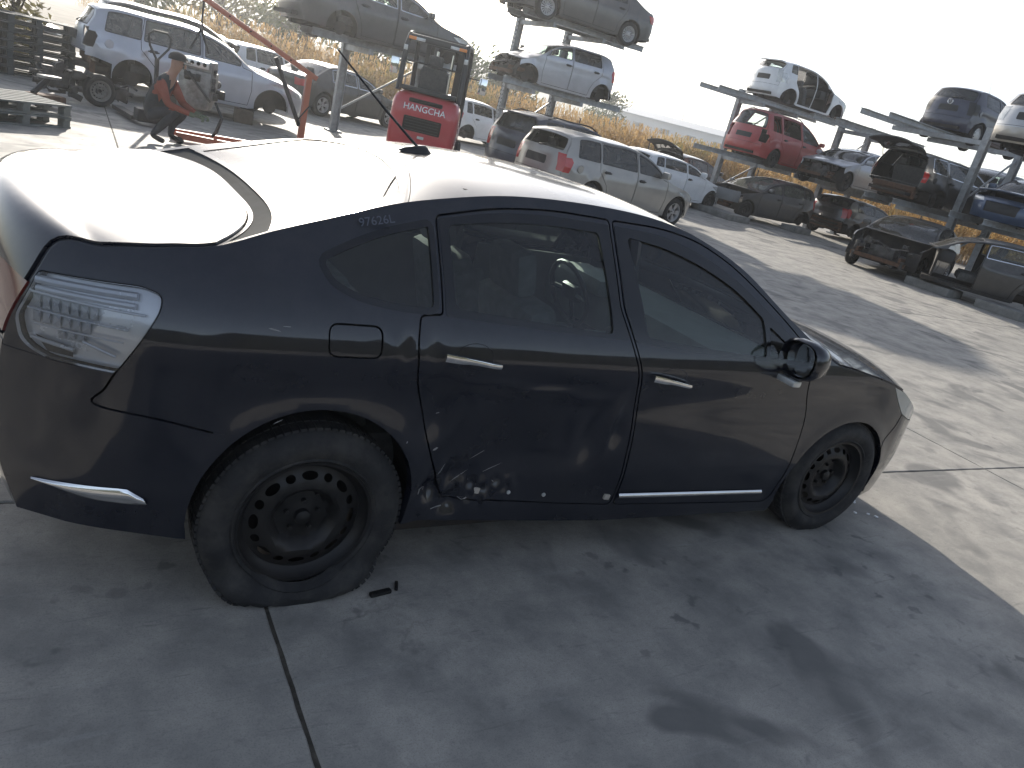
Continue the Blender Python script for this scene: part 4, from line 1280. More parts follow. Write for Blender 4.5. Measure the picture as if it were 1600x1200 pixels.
# ------------------------------------------------------------------ yard
def concrete():
    m = bpy.data.materials.new('yard_concrete')
    t, b, L = nodes(m)
    g = t.nodes.new('ShaderNodeNewGeometry')
    P = g.outputs['Position']
    n1 = noise(t, .55, 6, .6, P, .3); n2 = noise(t, 3.2, 7, .62, P); n3 = noise(t, 55, 4, .7, P)
    base = ramp(t, n1, .3, (.33, .31, .275), .72, (.50, .465, .41))
    base = mixc(t, ramp(t, n2, .38, (.0, .0, .0), .66, (.9, .9, .9)), base, (.215, .208, .192))
    # oil blots with shapes of their own
    n4 = noise(t, 1.35, 3, .5, P, .8)
    base = mixc(t, ramp(t, n4, .585, (0, 0, 0), .66, (.75, .75, .75)), base, (.12, .118, .112))
    n7 = noise(t, 8.5, 3, .5, P)
    base = mixc(t, math_(t, 'MULTIPLY', ramp(t, n7, .62, (0, 0, 0), .68, (.7, .7, .7)), ramp(t, noise(t, .9, 2, .5, P), .45, (0, 0, 0), .62, (1, 1, 1))), base, (.10, .10, .098))
    # pale scuffs
    mp = t.nodes.new('ShaderNodeMapping'); mp.inputs['Rotation'].default_value = (0, 0, .35); mp.inputs['Scale'].default_value = (1, 9, 1)
    L.new(P, mp.inputs['Vector'])
    n5 = noise(t, 1.6, 5, .6, mp.outputs[0], .5)
    base = mixc(t, ramp(t, n5, .60, (0, 0, 0), .80, (.45, .45, .45)), base, (.46, .445, .42))
    base = mixc(t, ramp(t, n3, .35, (0, 0, 0), .8, (.30, .30, .30)), base, (.19, .186, .178))
    n8 = noise(t, 170, 2, .6, P)
    base = mixc(t, ramp(t, n8, .50, (0, 0, 0), .72, (.45, .45, .45)), base, (.15, .147, .14))
    base = mixc(t, ramp(t, noise(t, 22, 5, .7, P), .56, (0, 0, 0), .70, (.40, .40, .40)), base, (.17, .166, .156))
    n9 = noise(t, 4.2, 6, .7, mp.outputs[0], 1.2)
    base = mixc(t, ramp(t, n9, .60, (0, 0, 0), .70, (.5, .5, .5)), base, (.14, .137, .13))
    # hairline cracks
    vo = t.nodes.new('ShaderNodeTexVoronoi'); vo.feature = 'DISTANCE_TO_EDGE'; vo.inputs['Scale'].default_value = .33
    wv = t.nodes.new('ShaderNodeVectorMath'); wv.operation = 'ADD'
    nn = t.nodes.new('ShaderNodeTexNoise'); nn.inputs['Scale'].default_value = 1.7; nn.inputs['Detail'].default_value = 6
    L.new(P, nn.inputs['Vector']); L.new(P, wv.inputs[0]); L.new(nn.outputs['Color'], wv.inputs[1]); L.new(wv.outputs[0], vo.inputs['Vector'])
    cr = ramp(t, vo.outputs['Distance'], .0, (1, 1, 1), .0035, (0, 0, 0))
    crm = math_(t, 'MULTIPLY', cr, ramp(t, noise(t, .5, 3, .5, P), .62, (0, 0, 0), .70, (.6, .6, .6)))
    base = mixc(t, crm, base, (.09, .088, .08))
    L.new(base, b.inputs['Base Color'])
    rr = t.nodes.new('ShaderNodeMapRange'); rr.inputs[3].default_value = .62; rr.inputs[4].default_value = .88
    L.new(n2, rr.inputs[0]); L.new(rr.outputs[0], b.inputs['Roughness'])
    bp = t.nodes.new('ShaderNodeBump'); bp.inputs['Strength'].default_value = .35; bp.inputs['Distance'].default_value = .006
    L.new(math_(t, 'ADD', math_(t, 'MULTIPLY', n3, .4), n2), bp.inputs['Height']); L.new(bp.outputs[0], b.inputs['Normal'])
    return m
m_conc = concrete()
m_dirt = M('yard_dirt', (.13, .11, .085), .95, var=.4, vs=.5, bump=.6, bs=6)
ground = mesh('ground', [(-68, -68, -.05), (448, -68, -.05), (448, 448, -.05), (-68, 448, -.05)], [(0, 1, 2, 3)], m_dirt)
tag(ground, kind='structure')
yard = empty('yard_pavement', (0, 0, 0)); tag(yard, kind='structure')
JR = R(-2.0)   # slab grid is turned two degrees from the saloon
def slabs():
    rnd = random.Random(3)
    g = .0035
    for i in range(-3, 6):
        for j in range(-3, 6):
            w, h = 5.6, 5.2
            if i * w < -18 or j * h > 24: continue
            x0, y0 = -.07 + i * w, -.22 + j * h
            bv = .005
            def pt(x, y, z):
                c, s = math.cos(JR), math.sin(JR)
                return (c * x - s * y, s * x + c * y, z)
            V, F = [], []
            n = 80
            def edge(o):
                a, b_, c_, d = x0 + g + o, x0 + w - g - o, y0 + g + o, y0 + h - g - o
                p = []
                for k in range(n): p.append((a + (b_ - a) * k / n, c_))
                for k in range(n): p.append((b_, c_ + (d - c_) * k / n))
                for k in range(n): p.append((b_ - (b_ - a) * k / n, d))
                for k in range(n): p.append((a, d - (d - c_) * k / n))
                return p
            jit = [rnd.uniform(0, .009) for _ in range(4 * n)]
            def chip(p, k, s_):
                cx, cy = x0 + w / 2, y0 + h / 2
                dx, dy = cx - p[0], cy - p[1]
                l = math.hypot(dx, dy)
                return (p[0] + dx / l * jit[k] * s_, p[1] + dy / l * jit[k] * s_)
            e0 = [chip(p, k, .4) for k, p in enumerate(edge(0))]; e1 = [chip(p, k, 1.0) for k, p in enumerate(edge(bv))]
            V = [pt(*p, -.045) for p in e0] + [pt(*p, -.008) for p in e0] + [pt(*p, 0) for p in e1]
            N = 4 * n
            F = [(k, (k + 1) % N, N + (k + 1) % N, N + k) for k in range(N)] + [(N + k, N + (k + 1) % N, 2 * N + (k + 1) % N, 2 * N + k) for k in range(N)] + [tuple(2 * N + k for k in range(N))]
            mesh('concrete_slab', V, F, m_conc, yard)
slabs()
fill = mesh('joint_filler', [(-30, -30, -.006), (60, -30, -.006), (60, 30, -.006), (-30, 30, -.006)], [(0, 1, 2, 3)], M('joint_dirt', (.075, .066, .052), .95, var=.5, vs=30, bump=.5, bs=80), yard)
# ------------------------------------------------------------------ ground beyond the yard, far buildings, plants
def hills():
    rnd = random.Random(8)
    V, F = [], []
    az = np.linspace(R(-20), R(130), 90)
    ph = [rnd.uniform(0, 6) for _ in range(6)]
    for i, a in enumerate(az):
        h = 13 + 3.2 * math.sin(a * 5 + ph[0]) + 1.6 * math.sin(a * 13 + ph[1]) + .7 * math.sin(a * 37 + ph[2]) + .35 * math.sin(a * 91 + ph[3])
        for r, k in ((270, -.2), (300, .35), (340, .8), (380, 1.0), (430, .9)):
            V.append((r * math.cos(a), r * math.sin(a), h * k))
    for i in range(len(az) - 1):
        for j in range(4): F.append((i * 5 + j, i * 5 + j + 1, (i + 1) * 5 + j + 1, (i + 1) * 5 + j))
    o = mesh('hills', V, F, M('hill_scrub', (.16, .16, .10), .95, var=.35, vs=.03), None, True)
    tag(o, kind='structure')
    # unseen bank added behind the camera: darkens reflections on the saloon, blocks some sky
    V, F = [], []
    xs = np.linspace(-40, 70, 60)
    for x in xs:
        q = 1 + .15 * math.sin(x * .31) + .1 * math.sin(x * .83)
        for y, z in ((-12.5, -.04), (-13.5, 1.6 * q), (-15, 3.2 * q), (-19, 4.2 * q), (-40, 4.2)): V.append((x, y, z))
    for i in range(len(xs) - 1):
        for j in range(4): F.append((i * 5 + j, (i + 1) * 5 + j, (i + 1) * 5 + j + 1, i * 5 + j + 1))
    o = mesh('added_reflection_bank', V, F, M('added_bank_dark', (.03, .032, .02), .95, var=.5, vs=.6, bump=.6, bs=5), None, True)
    tag(o, kind='structure')
hills()

def corn():
    rnd = random.Random(11)
    mb_v, mb_f = [], []
    def quad(a, b, c, d):
        n = len(mb_v); mb_v.extend((a, b, c, d)); mb_f.append((n, n + 1, n + 2, n + 3))
    def stalk(x, y, det):
        h = rnd.uniform(1.55, 2.05)
        a = rnd.uniform(0, 6.28); lx, ly = rnd.uniform(-.08, .08), rnd.uniform(-.08, .08)
        w = .014
        for k in range(2):
            c, s = math.cos(a + k * 1.57) * w, math.sin(a + k * 1.57) * w
            quad((x - c, y - s, 0), (x + c, y + s, 0), (x + lx + c * .5, y + ly + s * .5, h), (x + lx - c * .5, y + ly - s * .5, h))
        nl = 8 if det else 5
        for i in range(nl):
            z = h * (.18 + .75 * i / nl) + rnd.uniform(-.05, .05)
            t = z / h
            bx, by = x + lx * t, y + ly * t
            d = a + (i % 2) * math.pi + rnd.uniform(-.6, .6)
            L = rnd.uniform(.35, .65); lw = rnd.uniform(.03, .05)
            cx, sy = math.cos(d), math.sin(d); px, py = -sy * lw, cx * lw
            rise = rnd.uniform(.02, .22); drop = rnd.uniform(.1, .5)
            p = [(bx, by, z), (bx + cx * L * .4, by + sy * L * .4, z + rise), (bx + cx * L * .8, by + sy * L * .8, z + rise - drop * .5), (bx + cx * L * .9, by + sy * L * .9, z - drop)]
            for j in range(3):
                w0 = (.6, 1, .7, .1)[j]; w1 = (.6, 1, .7, .1)[j + 1]
                q, r_ = p[j], p[j + 1]
                quad((q[0] - px * w0, q[1] - py * w0, q[2]), (q[0] + px * w0, q[1] + py * w0, q[2]), (r_[0] + px * w1, r_[1] + py * w1, r_[2]), (r_[0] - px * w1, r_[1] - py * w1, r_[2]))
        for i in range(3):
            d = rnd.uniform(0, 6.28)
            cx, sy = math.cos(d) * .012, math.sin(d) * .012
            tx, ty = rnd.uniform(-.1, .1), rnd.uniform(-.1, .1)
            quad((x + lx - cx, y + ly - sy, h), (x + lx + cx, y + ly + sy, h), (x + lx + tx + cx, y + ly + ty + sy, h + .22), (x + lx + tx - cx, y + ly + ty - sy, h + .22))
    # field edge: behind the left rack (y > 30) and behind the right rack (x > 28)
    for row in range(5):
        y = 30 + row * .7
        x = 4.0
        while x < 34: stalk(x, y + rnd.uniform(-.1, .1) - .12 * (x - 4) * 0, row < 3); x += rnd.uniform(.13, .22)
        x = 30.5 + row * .7
        yy = 2.0
        while yy < 32: stalk(x + rnd.uniform(-.1, .1), yy, row < 3); yy += rnd.uniform(.13, .22)
    for i in range(5200):
        x, y = rnd.uniform(4, 110), rnd.uniform(34, 110)
        if rnd.random() < .5 and x > 34: y = rnd.uniform(2, 60)
        stalk(x, y, False)
    m = bpy.data.materials.new('dry_corn')
    t, b, L = nodes(m)
    g = t.nodes.new('ShaderNodeNewGeometry')
    n1 = noise(t, 9, 4, .6, g.outputs['Position']); n2 = noise(t, .35, 3, .5, g.outputs['Position'])
    base = ramp(t, n1, .3, (.30, .18, .065), .7, (.60, .41, .18))
    base = mixc(t, ramp(t, n2, .56, (0, 0, 0), .68, (.6, .6, .6)), base, (.16, .19, .06))
    L.new(base, b.inputs['Base Color']); b.inputs['Roughness'].default_value = .8
    tr = t.nodes.new('ShaderNodeBsdfTranslucent'); L.new(base, tr.inputs[0])
    mx = t.nodes.new('ShaderNodeMixShader'); mx.inputs[0].default_value = .4
    L.new(b.outputs[0], mx.inputs[1]); L.new(tr.outputs[0], mx.inputs[2]); L.new(mx.outputs[0], t.nodes['Material Output'].inputs['Surface'])
    o = mesh('corn_field', mb_v, mb_f, m)
    tag(o, 'ripe tan corn field behind the car racks', 'corn', kind='stuff')
corn()

def leafmat(name, c0, c1):
    m = bpy.data.materials.new(name)
    t, b, L = nodes(m)
    g = t.nodes.new('ShaderNodeNewGeometry')
    base = ramp(t, noise(t, 3.5, 3, .6, g.outputs['Position']), .3, c0, .7, c1)
    L.new(base, b.inputs['Base Color']); b.inputs['Roughness'].default_value = .6
    tr = t.nodes.new('ShaderNodeBsdfTranslucent'); L.new(base, tr.inputs[0])
    mx = t.nodes.new('ShaderNodeMixShader'); mx.inputs[0].default_value = .35
    L.new(b.outputs[0], mx.inputs[1]); L.new(tr.outputs[0], mx.inputs[2]); L.new(mx.outputs[0], t.nodes['Material Output'].inputs['Surface'])
    return m
lm = [leafmat('leaves_deep', (.035, .06, .02), (.08, .12, .035)), leafmat('leaves_olive', (.07, .085, .03), (.14, .15, .055)), leafmat('leaves_dry', (.12, .11, .04), (.22, .19, .08))]
m_bark = M('bark', (.09, .07, .05), .95, var=.4, bump=.6, bs=20)

def tree(name, label, pos, h, r, seed, m, n=1500, leaf=.22, cat='tree', group=None, low=.25):
    rnd = random.Random(seed)
    o = empty(name, pos, rnd.uniform(0, 6), label, cat, group)
    tb = MB()
    tb.tube([(0, 0, -.1), (rnd.uniform(-.1, .1), rnd.uniform(-.1, .1), h * .35), (rnd.uniform(-.2, .2), rnd.uniform(-.2, .2), h * .75)], [h * .035, h * .026, h * .008], 8)
    cl = []
    for i in range(13):
        a = rnd.uniform(0, 6.28); rr = r * math.sqrt(rnd.random()) * .8; z = h * rnd.uniform(low + .1, .92)
        k = 1 - .55 * abs((z / h) - .55) / .45
        c = (rr * k * math.cos(a), rr * k * math.sin(a), z)
        cl.append((c, r * rnd.uniform(.28, .48)))
        tb.tube([(0, 0, h * rnd.uniform(.2, .5)), (c[0] * .5, c[1] * .5, (z + h * .3) / 2), c], [h * .012, h * .009, h * .004], 5)
    tb.build('trunk', m_bark, o, True)
    V, F = [], []
    for i in range(n):
        c, cr = cl[rnd.randrange(len(cl))]
        d = Vector((rnd.gauss(0, 1), rnd.gauss(0, 1), rnd.gauss(0, .8))).normalized() * cr * rnd.random() ** .45
        p = Vector(c) + d
        nx = Vector((rnd.gauss(0, 1), rnd.gauss(0, 1), rnd.gauss(0, 1))).normalized()
        a = nx.orthogonal().normalized() * leaf * rnd.uniform(.5, 1.1); b = nx.cross(a).normalized() * leaf * rnd.uniform(.3, .6)
        k = len(V); V += [p - a, p - b * .8 + nx * .03, p + a, p + b * .8 + nx * .03]; F.append((k, k + 1, k + 2, k + 3))
    mesh('crown', V, F, m, o)
    return o
TG = 'trees along the far side of the corn'
for i, (px, py, h, r, mi, lab) in enumerate((
        (13.0, 46, 6.2, 3.6, 1, 'pale olive tree behind the raised dark saloon, leftmost of the row'), (16.5, 44, 5.4, 3.0, 0, 'deep green tree behind the forklift roof'),
        (9.0, 50, 6.0, 3.6, 2, 'dry yellowish tree above the white car with raised tailgate'), (24.5, 49, 4.7, 3.2, 0, 'deep green tree left of the raised silver hatchback'),
        (28.5, 49, 3.9, 3.0, 1, 'pale olive tree just left of the raised silver hatchback nose'), (4.5, 47, 6.0, 3.5, 1, 'olive tree behind the silver estate roof'),
        (57.0, 75.5, 5.2, 3.0, 0, 'round deep green tree at the left end of the long white building'))):
    tree('tree', lab, (px, py, 0), h, r, 20 + i, lm[mi], 1600, .26, group=TG)
tree('bush', 'sunlit yellow green bush behind the black pallet stacks', (-1.0, 17.6, 0), 2.2, .9, 44, lm[2], 1500, .10, 'bush', low=.0)

def warehouse():
    A = Vector((100, 131, 0)); Bp = Vector((168, 82, 0))
    d = (Bp - A); Ln = d.length; ang = math.atan2(d.y, d.x)
    o = empty('warehouse', tuple(A), ang, 'long low white warehouse with small windows beyond the corn', 'building')
    wl = MB(); wl.box((Ln / 2, 12, 2.4), (Ln, 24, 4.8)); wl.build('wall', M('warehouse_render', (.62, .63, .64), .8, var=.06, vs=.2), o)
    rf = MB(); rf.prism([(-.4, 4.75), (24.4, 4.75), (24.4, 5.0), (12, 6.4), (-.4, 5.0)], -.5, Ln + .5, 'X'); rf.build('roof', M('warehouse_roof', (.50, .51, .53), .6, var=.08), o)
    mw = M('warehouse_window', (.10, .12, .13), .2)
    mf = M('window_frame_far', (.4, .41, .42), .6)
    x = 5.0
    while x < Ln - 3:
        f_ = MB(); f_.box((x, -.04, 3.1), (2.0, .16, 1.1)); fo = f_.build('window', mf, o)
        p_ = MB(); p_.box((x, -.14, 3.1), (1.7, .04, .8)); p_.build('pane', mw, fo)
        x += 5.4
warehouse()

def wires():
    C = Vector((-.8364, -3.0872, 1.752))
    def at(x, y, D): return C + (fwd + r2 * ((x - 800) / 1223.3) + u2 * ((600 - y) / 1223.3)) * D
    mw = M('cable', (.12, .12, .13), .7)
    for y0, D, lab in ((66, 88, 'highest overhead cable crossing the sky'), (107, 84, 'middle overhead cable crossing the sky'), (118, 80, 'lowest overhead cable crossing the sky')):
        a, b = at(520, y0 - .257 * 500, D), at(1750, y0 + .257 * 730, D)
        pts = [a.lerp(b, t) - Vector((0, 0, 1.3 * 4 * t * (1 - t))) for t in np.linspace(0, 1, 24)]
        tag(MB().tube(pts, .016, 5).build('power_cable', mw), lab, 'cable', 'overhead cables')
    p = at(1061, 205, 240); p.z = 0
    o = empty('utility_pole', tuple(p), R(-40), 'small distant utility pole above the warehouse roof', 'pole')
    MB().tube([(0, 0, 0), (0, 0, 10.0)], [.2, .14], 8).build('pole', m_bark, o)
    MB().box((0, 0, 9.6), (2.6, .16, .16)).build('crossarm', m_bark, o)
wires()
# thin fence posts along the field edge
for i, (x, y) in enumerate(((12.5, 29.2), (17, 29.2), (21.5, 29.2), (26, 29.2), (29.6, 25), (29.6, 20.5), (29.6, 16), (29.6, 11.5))):
    f_ = MB(); f_.tube([(0, 0, 0), (0, 0, 1.7)], .03, 6); f_.box((0, 0, 1.71), (.08, .08, .03))
    po = f_.build('fence_post', m_bark); po.location = (x, y, 0)
    tag(po, 'thin dark fence post before the corn, %s from the left' % ('first', 'second', 'third', 'fourth', 'fifth', 'sixth', 'seventh', 'eighth')[i], 'post', 'fence posts along the corn')
# ------------------------------------------------------------------ racks
def rack(label, posts, arms, beams, braces=(), holes=False):
    """posts (x, y, top); beams (x0, x1, y, ztop); arms (x, y0, y1, z)"""
    o = empty('storage_rack', (posts[0][0], posts[0][1], 0), 0, label, 'rack', 'galvanised car racks')
    ox, oy = posts[0][0], posts[0][1]
    for x, y, top in posts:
        mb = MB()
        for sx in (-1, 1): mb.box((x - ox + sx * .085, y - oy, top / 2), (.016, .17, top))
        mb.box((x - ox, y - oy, top / 2), (.16, .014, top))
        po = mb.build('post', m_galv, o)
        hb = MB()
        k = 0
        for z in np.arange(.3, top - .1, .11):
            for sy in (-.055, .055): hb.box((x - ox - .0945, y - oy + sy, z), (.004, .028, .045))
        if holes: h_ = hb.build('slot_holes', m_gap, po); h_['kind'] = 'stuff'
        MB().box((x - ox, y - oy, .02), (.36, .34, .04)).build('base_plate', m_galv, po)
    for x, y0, y1, z in arms:
        MB().box((x - ox, (y0 + y1) / 2 - oy, z), (.10, abs(y1 - y0), .12)).build('arm', m_galv, o)
    for x0, x1, y, zt in beams:
        mb = MB()
        mb.box(((x0 + x1) / 2 - ox, y - oy, zt - .008), (x1 - x0, .11, .016)); mb.box(((x0 + x1) / 2 - ox, y - oy, zt - .142), (x1 - x0, .11, .016))
        mb.box(((x0 + x1) / 2 - ox, y - oy + .03, zt - .075), (x1 - x0, .012, .118))
        mb.build('beam', m_galv, o)
    for a, b in braces:
        MB().tube([(a[0] - ox, a[1] - oy, a[2]), (b[0] - ox, b[1] - oy, b[2])], .028, 6).build('brace', m_galv, o)
    return o
def rack_for(label, px, py, levels, dy=1.0, xr=(-1.2, 3.2), holes=False):
    """two posts at px[0], px[1] on line py; levels: (z of beam top, y of car centre)"""
    top = max(l[0] for l in levels) + .18
    posts = [(px[0], py, top), (px[1], py, top)]
    arms, beams = [], []
    for z, yc in levels:
        for x in px: arms.append((x, py, yc + (.62 if yc > py else -.62), z - .21))
        for s in (-.45, .45): beams.append((px[0] + xr[0], px[0] + xr[1], yc + s, z))
    br = [((px[0], py, .5), (px[1], py, levels[0][0] - .3))]
    if len(levels) > 1: br.append(((px[0], py, levels[0][0] + .3), (px[1], py, levels[1][0] - .3)))
    return rack(label, posts, arms, beams, br, holes)
rack_for('tall rack holding the silver hatchback under the dark grey saloon', (11.05, 12.72), 18.2, [(2.31, 17.25), (4.04, 16.95)], xr=(-.9, 3.2), holes=True)
rack_for('rack holding the dark saloon above the forklift', (5.7, 7.6), 16.7, [(2.20, 15.55)], xr=(-1.3, 2.6))
rack_for('rack holding the red van under the white hatchback', (19.95, 21.65), 17.95, [(1.88, 16.85), (3.76, 17.4)], xr=(-2.0, 4.0))
rack_for('rack beside the silver car with the bare engine bay', (23.1, 24.7), 16.0, [(1.74, 14.85), (3.66, 14.9)], xr=(-2.3, 2.6))
rack_for('rack holding the black estate with raised tailgate', (20.3, 22.1), 9.28, [(1.76, 10.4), (3.81, 11.45)], xr=(-1.8, 3.6))
rack_for('rack holding the blue car with the open hood', (20.9, 22.6), 6.0, [(1.81, 8.25), (3.41, 7.1)], xr=(-1.8, 3.4))
# concrete footings and steel plates the ground row stands on
m_foot = M('footing_concrete', (.22, .215, .2), .9, var=.25, bump=.3, bs=25)
for i, (x, y, sx, sy, lab) in enumerate(((17.3, 14.6, .9, 1.7, 'low concrete footing under the torn grey bumper'), (20.3, 14.1, .8, .6, 'pale plank of concrete behind the dark hatchback'),
                                        (17.0, 7.15, .6, 1.1, 'concrete block between the black cars'), (17.2, 5.55, .7, 1.0, 'concrete block under the gutted black car'))):
    o = MB().box((0, 0, .09), (sx, sy, .18), bev=.02).build('concrete_footing', m_foot, None, True)
    o.location = (x, y, 0); tag(o, lab, 'block', 'concrete footings of the racks')

# ------------------------------------------------------------------ yard cars
P_silver = paint('silver_paint', (.42, .43, .45), .6, .38, .25)
P_silver2 = paint('beige_silver_paint', (.40, .38, .35), .6, .38, .3)
P_silver3 = paint('cool_silver_paint', (.45, .47, .52), .5, .36, .2)
P_white = paint('white_paint', (.74, .76, .78), 0, .35, .25)
P_red = paint('red_paint', (.36, .018, .022), .1, .38, .35)
P_black = paint('black_paint', (.012, .012, .013), .1, .36, .4)
P_dgrey = paint('dark_grey_paint', (.055, .058, .065), .45, .36, .35)
P_navy = paint('navy_paint', (.020, .024, .055), .3, .34, .3)
P_blue = paint('mid_blue_paint', (.045, .085, .17), .4, .36, .35)
P_grey = paint('grey_green_paint', (.20, .22, .21), .4, .38, .35)
CG = 'cars on the upper racks'; GG = 'wrecked cars on the ground'

yard_car('estate_car', 'silver estate car without rear wheel behind the crouching mechanic', 'car', (.88, 15.14, .12), 3.1, 2.64, .88, .95, .90, 1.50, P_silver3, 'estate', belt=.93,
         wheels=(None, 'steel', None, 'steel'), strip_rear=True, lamp_hole=True, seed=3, group=GG, glassm=glass('dusty_grey_glass', (.38, .42, .42), .35), trim=m_trim, mirror=False)
for x, y, lab in ((1.55, 14.35, 'dark timber block under the middle of the silver estate'), (3.05, 14.45, 'dark timber block under the front of the silver estate')):
    o = MB().box((0, 0, .14), (.36, .2, .28), bev=.012).build('timber_block', m_bark, None, True); o.location = (x, y, 0); tag(o, lab, 'block', 'timber blocks')
yard_car('estate_car', 'beige silver estate with alloy wheels and no rear window', 'car', (8.59, 10.59, 0), 8.8, 2.70, .88, .93, .87, 1.48, P_silver2, 'estate', belt=.93,
         wheels=('alloy5',) * 4, off=('rear_window',), seed=4, group=GG, wrad=.315)
yard_car('hatchback', 'silver hatchback with torn-off nose on the middle rack level', 'car', (13.18, 17.29, 2.12), 179.4, 2.5, .62, .58, .83, 1.45, P_silver3, 'hatch', belt=.98, rise=.06,
         cowl=.30, wtop=1.15, wheels=(None,) * 4, strip_front=True, seed=6, group=CG, arch_trim=True, trim=m_trim)
yard_car('saloon_car', 'dark grey saloon with many-spoke alloys on the top rack', 'car', (13.23, 16.84, 3.85), 179.2, 2.69, .88, .97, .88, 1.45, P_dgrey, 'sedan', wheels=('alloy15',) * 4, seed=7, group=CG, wrad=.315)
yard_car('saloon_car', 'dark saloon raised on a rack above the red forklift', 'car', (4.78, 15.45, 2.0), 5.0, 2.70, .92, 1.0, .89, 1.46, P_dgrey, 'sedan', wheels=(None, 'steel', None, None), seed=8, group=CG, belt_chrome=True)
yard_car('hatchback', 'small white hatchback missing its front door behind the forklift', 'car', (11.82, 22.68, 0), 16.0, 2.46, .80, .62, .82, 1.46, P_white, 'hatch', wheels=(None, 'steel', None, 'steel'),
         off=('doorRF', 'glassRR'), seed=9, group=GG)
yard_car('estate_car', 'navy estate with roof rails beside the beige silver estate', 'car', (9.20, 13.0, 0), 13.0, 2.7, .88, .92, .91, 1.60, P_navy, 'estate', belt=1.0, wheels=('alloy5',) * 4, seed=10, group=GG, roofrails=True, spoiler=True)
yard_car('hatchback', 'black hatchback with tailgate raised left of the rack post', 'car', (19.4, 19.6, 0), 14.0, 2.5, .82, .70, .85, 1.43, P_black, 'hatch', wheels=('alloy5',) * 4, tail_open=95, seed=11, group=GG)
yard_car('people_carrier', 'red people carrier with missing tail lamps on the middle rack', 'van', (20.18, 16.82, 1.69), 7.0, 2.84, .95, .85, .90, 1.74, P_red, 'mpv', belt=1.02, cz=1.03, hz=.82, wheels=('steel', None, None, None),
         lamp_hole=True, off=('glassRQ', 'glassRR', 'glassLR'), seed=12, group=CG, roofrails=True, cowl=.25, wtop=1.35)
yard_car('hatchback', 'white hatchback stripped of its doors on the top rack', 'car', (20.86, 17.5, 3.64), -1.0, 2.49, .80, .66, .85, 1.48, P_white, 'hatch', belt=.98, rise=.14,
         wheels=(None,) * 4, off=('doorRF', 'doorRR', 'doorLF', 'doorLR'), rear_lamp=m_clear, seat_dz=-.22, seed=13, group=CG, spoiler=True, bump_mat=P_white)
yard_car('hatchback', 'pale silver car with bare engine bay on the middle rack', 'car', (23.9, 14.85, 1.55), 186.0, 2.6, .80, .75, .86, 1.42, P_silver3, 'hatch', wheels=('steel',) * 4, strip_front=True, seed=14, group=CG)
yard_car('hatchback', 'dark grey three-door hatchback with red tail lamps under the rack', 'car', (23.2, 15.0, 0), 3.0, 2.58, .85, .72, .88, 1.40, P_dgrey, 'hatch', doors=2, wheels=(None, 'steel', 'steel', 'steel'), strip_rear=True, seed=15, group=GG)
yard_car('saloon_car', 'black car with its whole front end stripped, facing the yard', 'car', (19.43, 9.3, 0), 197.0, 2.6, .80, .95, .87, 1.42, P_black, 'sedan', wheels=('alloy7',) * 4, strip_front=True, off=('hood',), seed=16, group=GG)
golf = yard_car('hatchback', 'dark hatchback with torn grey front bumper and open hood', 'car', (21.0, 15.35, .0), 177.0, 2.55, .85, .66, .85, 1.43, P_dgrey, 'hatch', wheels=(None, None, None, 'steel'), strip_front=True, off=('hood',), seed=17, group=GG,
               glassm=glass('dusty_pale_glass', (.5, .55, .5), .42, .02, 1.0, (.42, .42, .36)))
# its bumper shell hangs loose at the front
pts = [(3.00, .86), (3.28, .80), (3.52, .45), (3.58, 0), (3.52, -.45), (3.28, -.80), (3.00, -.86)]
pts = smooth_line(pts, 5)
n = len(pts)
V = []
for z, s in ((.82, .98), (.76, 1.02), (.58, 1.03), (.48, 1.0)):
    V += [(3.0 + (x - 3.0) * s, y * s, z) for x, y in pts]
mesh('torn_bumper', V, [(j * n + i, j * n + i + 1, (j + 1) * n + i + 1, (j + 1) * n + i) for j in range(3) for i in range(n - 1)], M('primer_grey_plastic', (.17, .175, .18), .45, var=.1), golf, True)
yard_car('estate_car', 'black estate with raised tailgate and no rear bumper on the middle rack', 'car', (19.64, 10.40, 1.57), 0.0, 2.74, .95, .98, .90, 1.48, P_black, 'estate', wheels=(None, None, 'alloy5', None), tail_open=88, strip_rear=True, seed=19,
         group=CG, belt_chrome=True)
fox = yard_car('hatchback', 'navy three-door hatchback with round badge on the top rack', 'car', (21.95, 11.42, 3.62), 4.0, 2.46, .75, .62, .83, 1.50, P_navy, 'hatch', belt=.97, doors=2, wheels=('cap',) * 4, seed=20, group=CG, rear_lamp=m_trim)
yard_car('hatchback', 'pale silver hatchback at the right edge on the top rack', 'car', (18.68, 7.15, 3.22), 2.7, 2.6, .85, .88, .88, 1.46, P_silver, 'hatch', wheels=(None, None, 'steel', 'steel'), seed=21, group=CG, bump_mat=P_silver2, rear_lamp=m_clear)
yard_car('saloon_car', 'blue car with wide dark grille and lifted hood on the middle rack', 'car', (23.1, 8.35, 1.62), 189.0, 2.72, .98, .98, .90, 1.45, P_blue, 'sedan', wheels=(None,) * 4, hood_open=9, seed=22, group=CG)
yard_car('hatchback', 'gutted black car without its front door at the right edge', 'car', (18.3, 5.75, .05), 123.0, 2.60, .82, .95, .87, 1.40, P_black, 'estate', wheels=(None,) * 4, strip_front=True, cut_front=True, off=('doorLF', 'doorRF', 'hood'), seed=23, group=GG, belt_chrome=True)
yard_car('saloon_car', 'dark saloon with chrome window line left of the forklift', 'car', (6.2, 21.3, 0), 24.0, 2.75, .90, 1.0, .90, 1.46, P_black, 'sedan', wheels=('alloy5',) * 4, seed=24, group=GG, belt_chrome=True, wrad=.33)
yard_car('hatchback', 'white car with raised tailgate behind the hoist boom', 'car', (4.6, 23.2, 0), 24.0, 2.5, .8, .7, .84, 1.45, P_white, 'hatch', wheels=('steel',) * 4, tail_open=70, seed=25, group=GG)
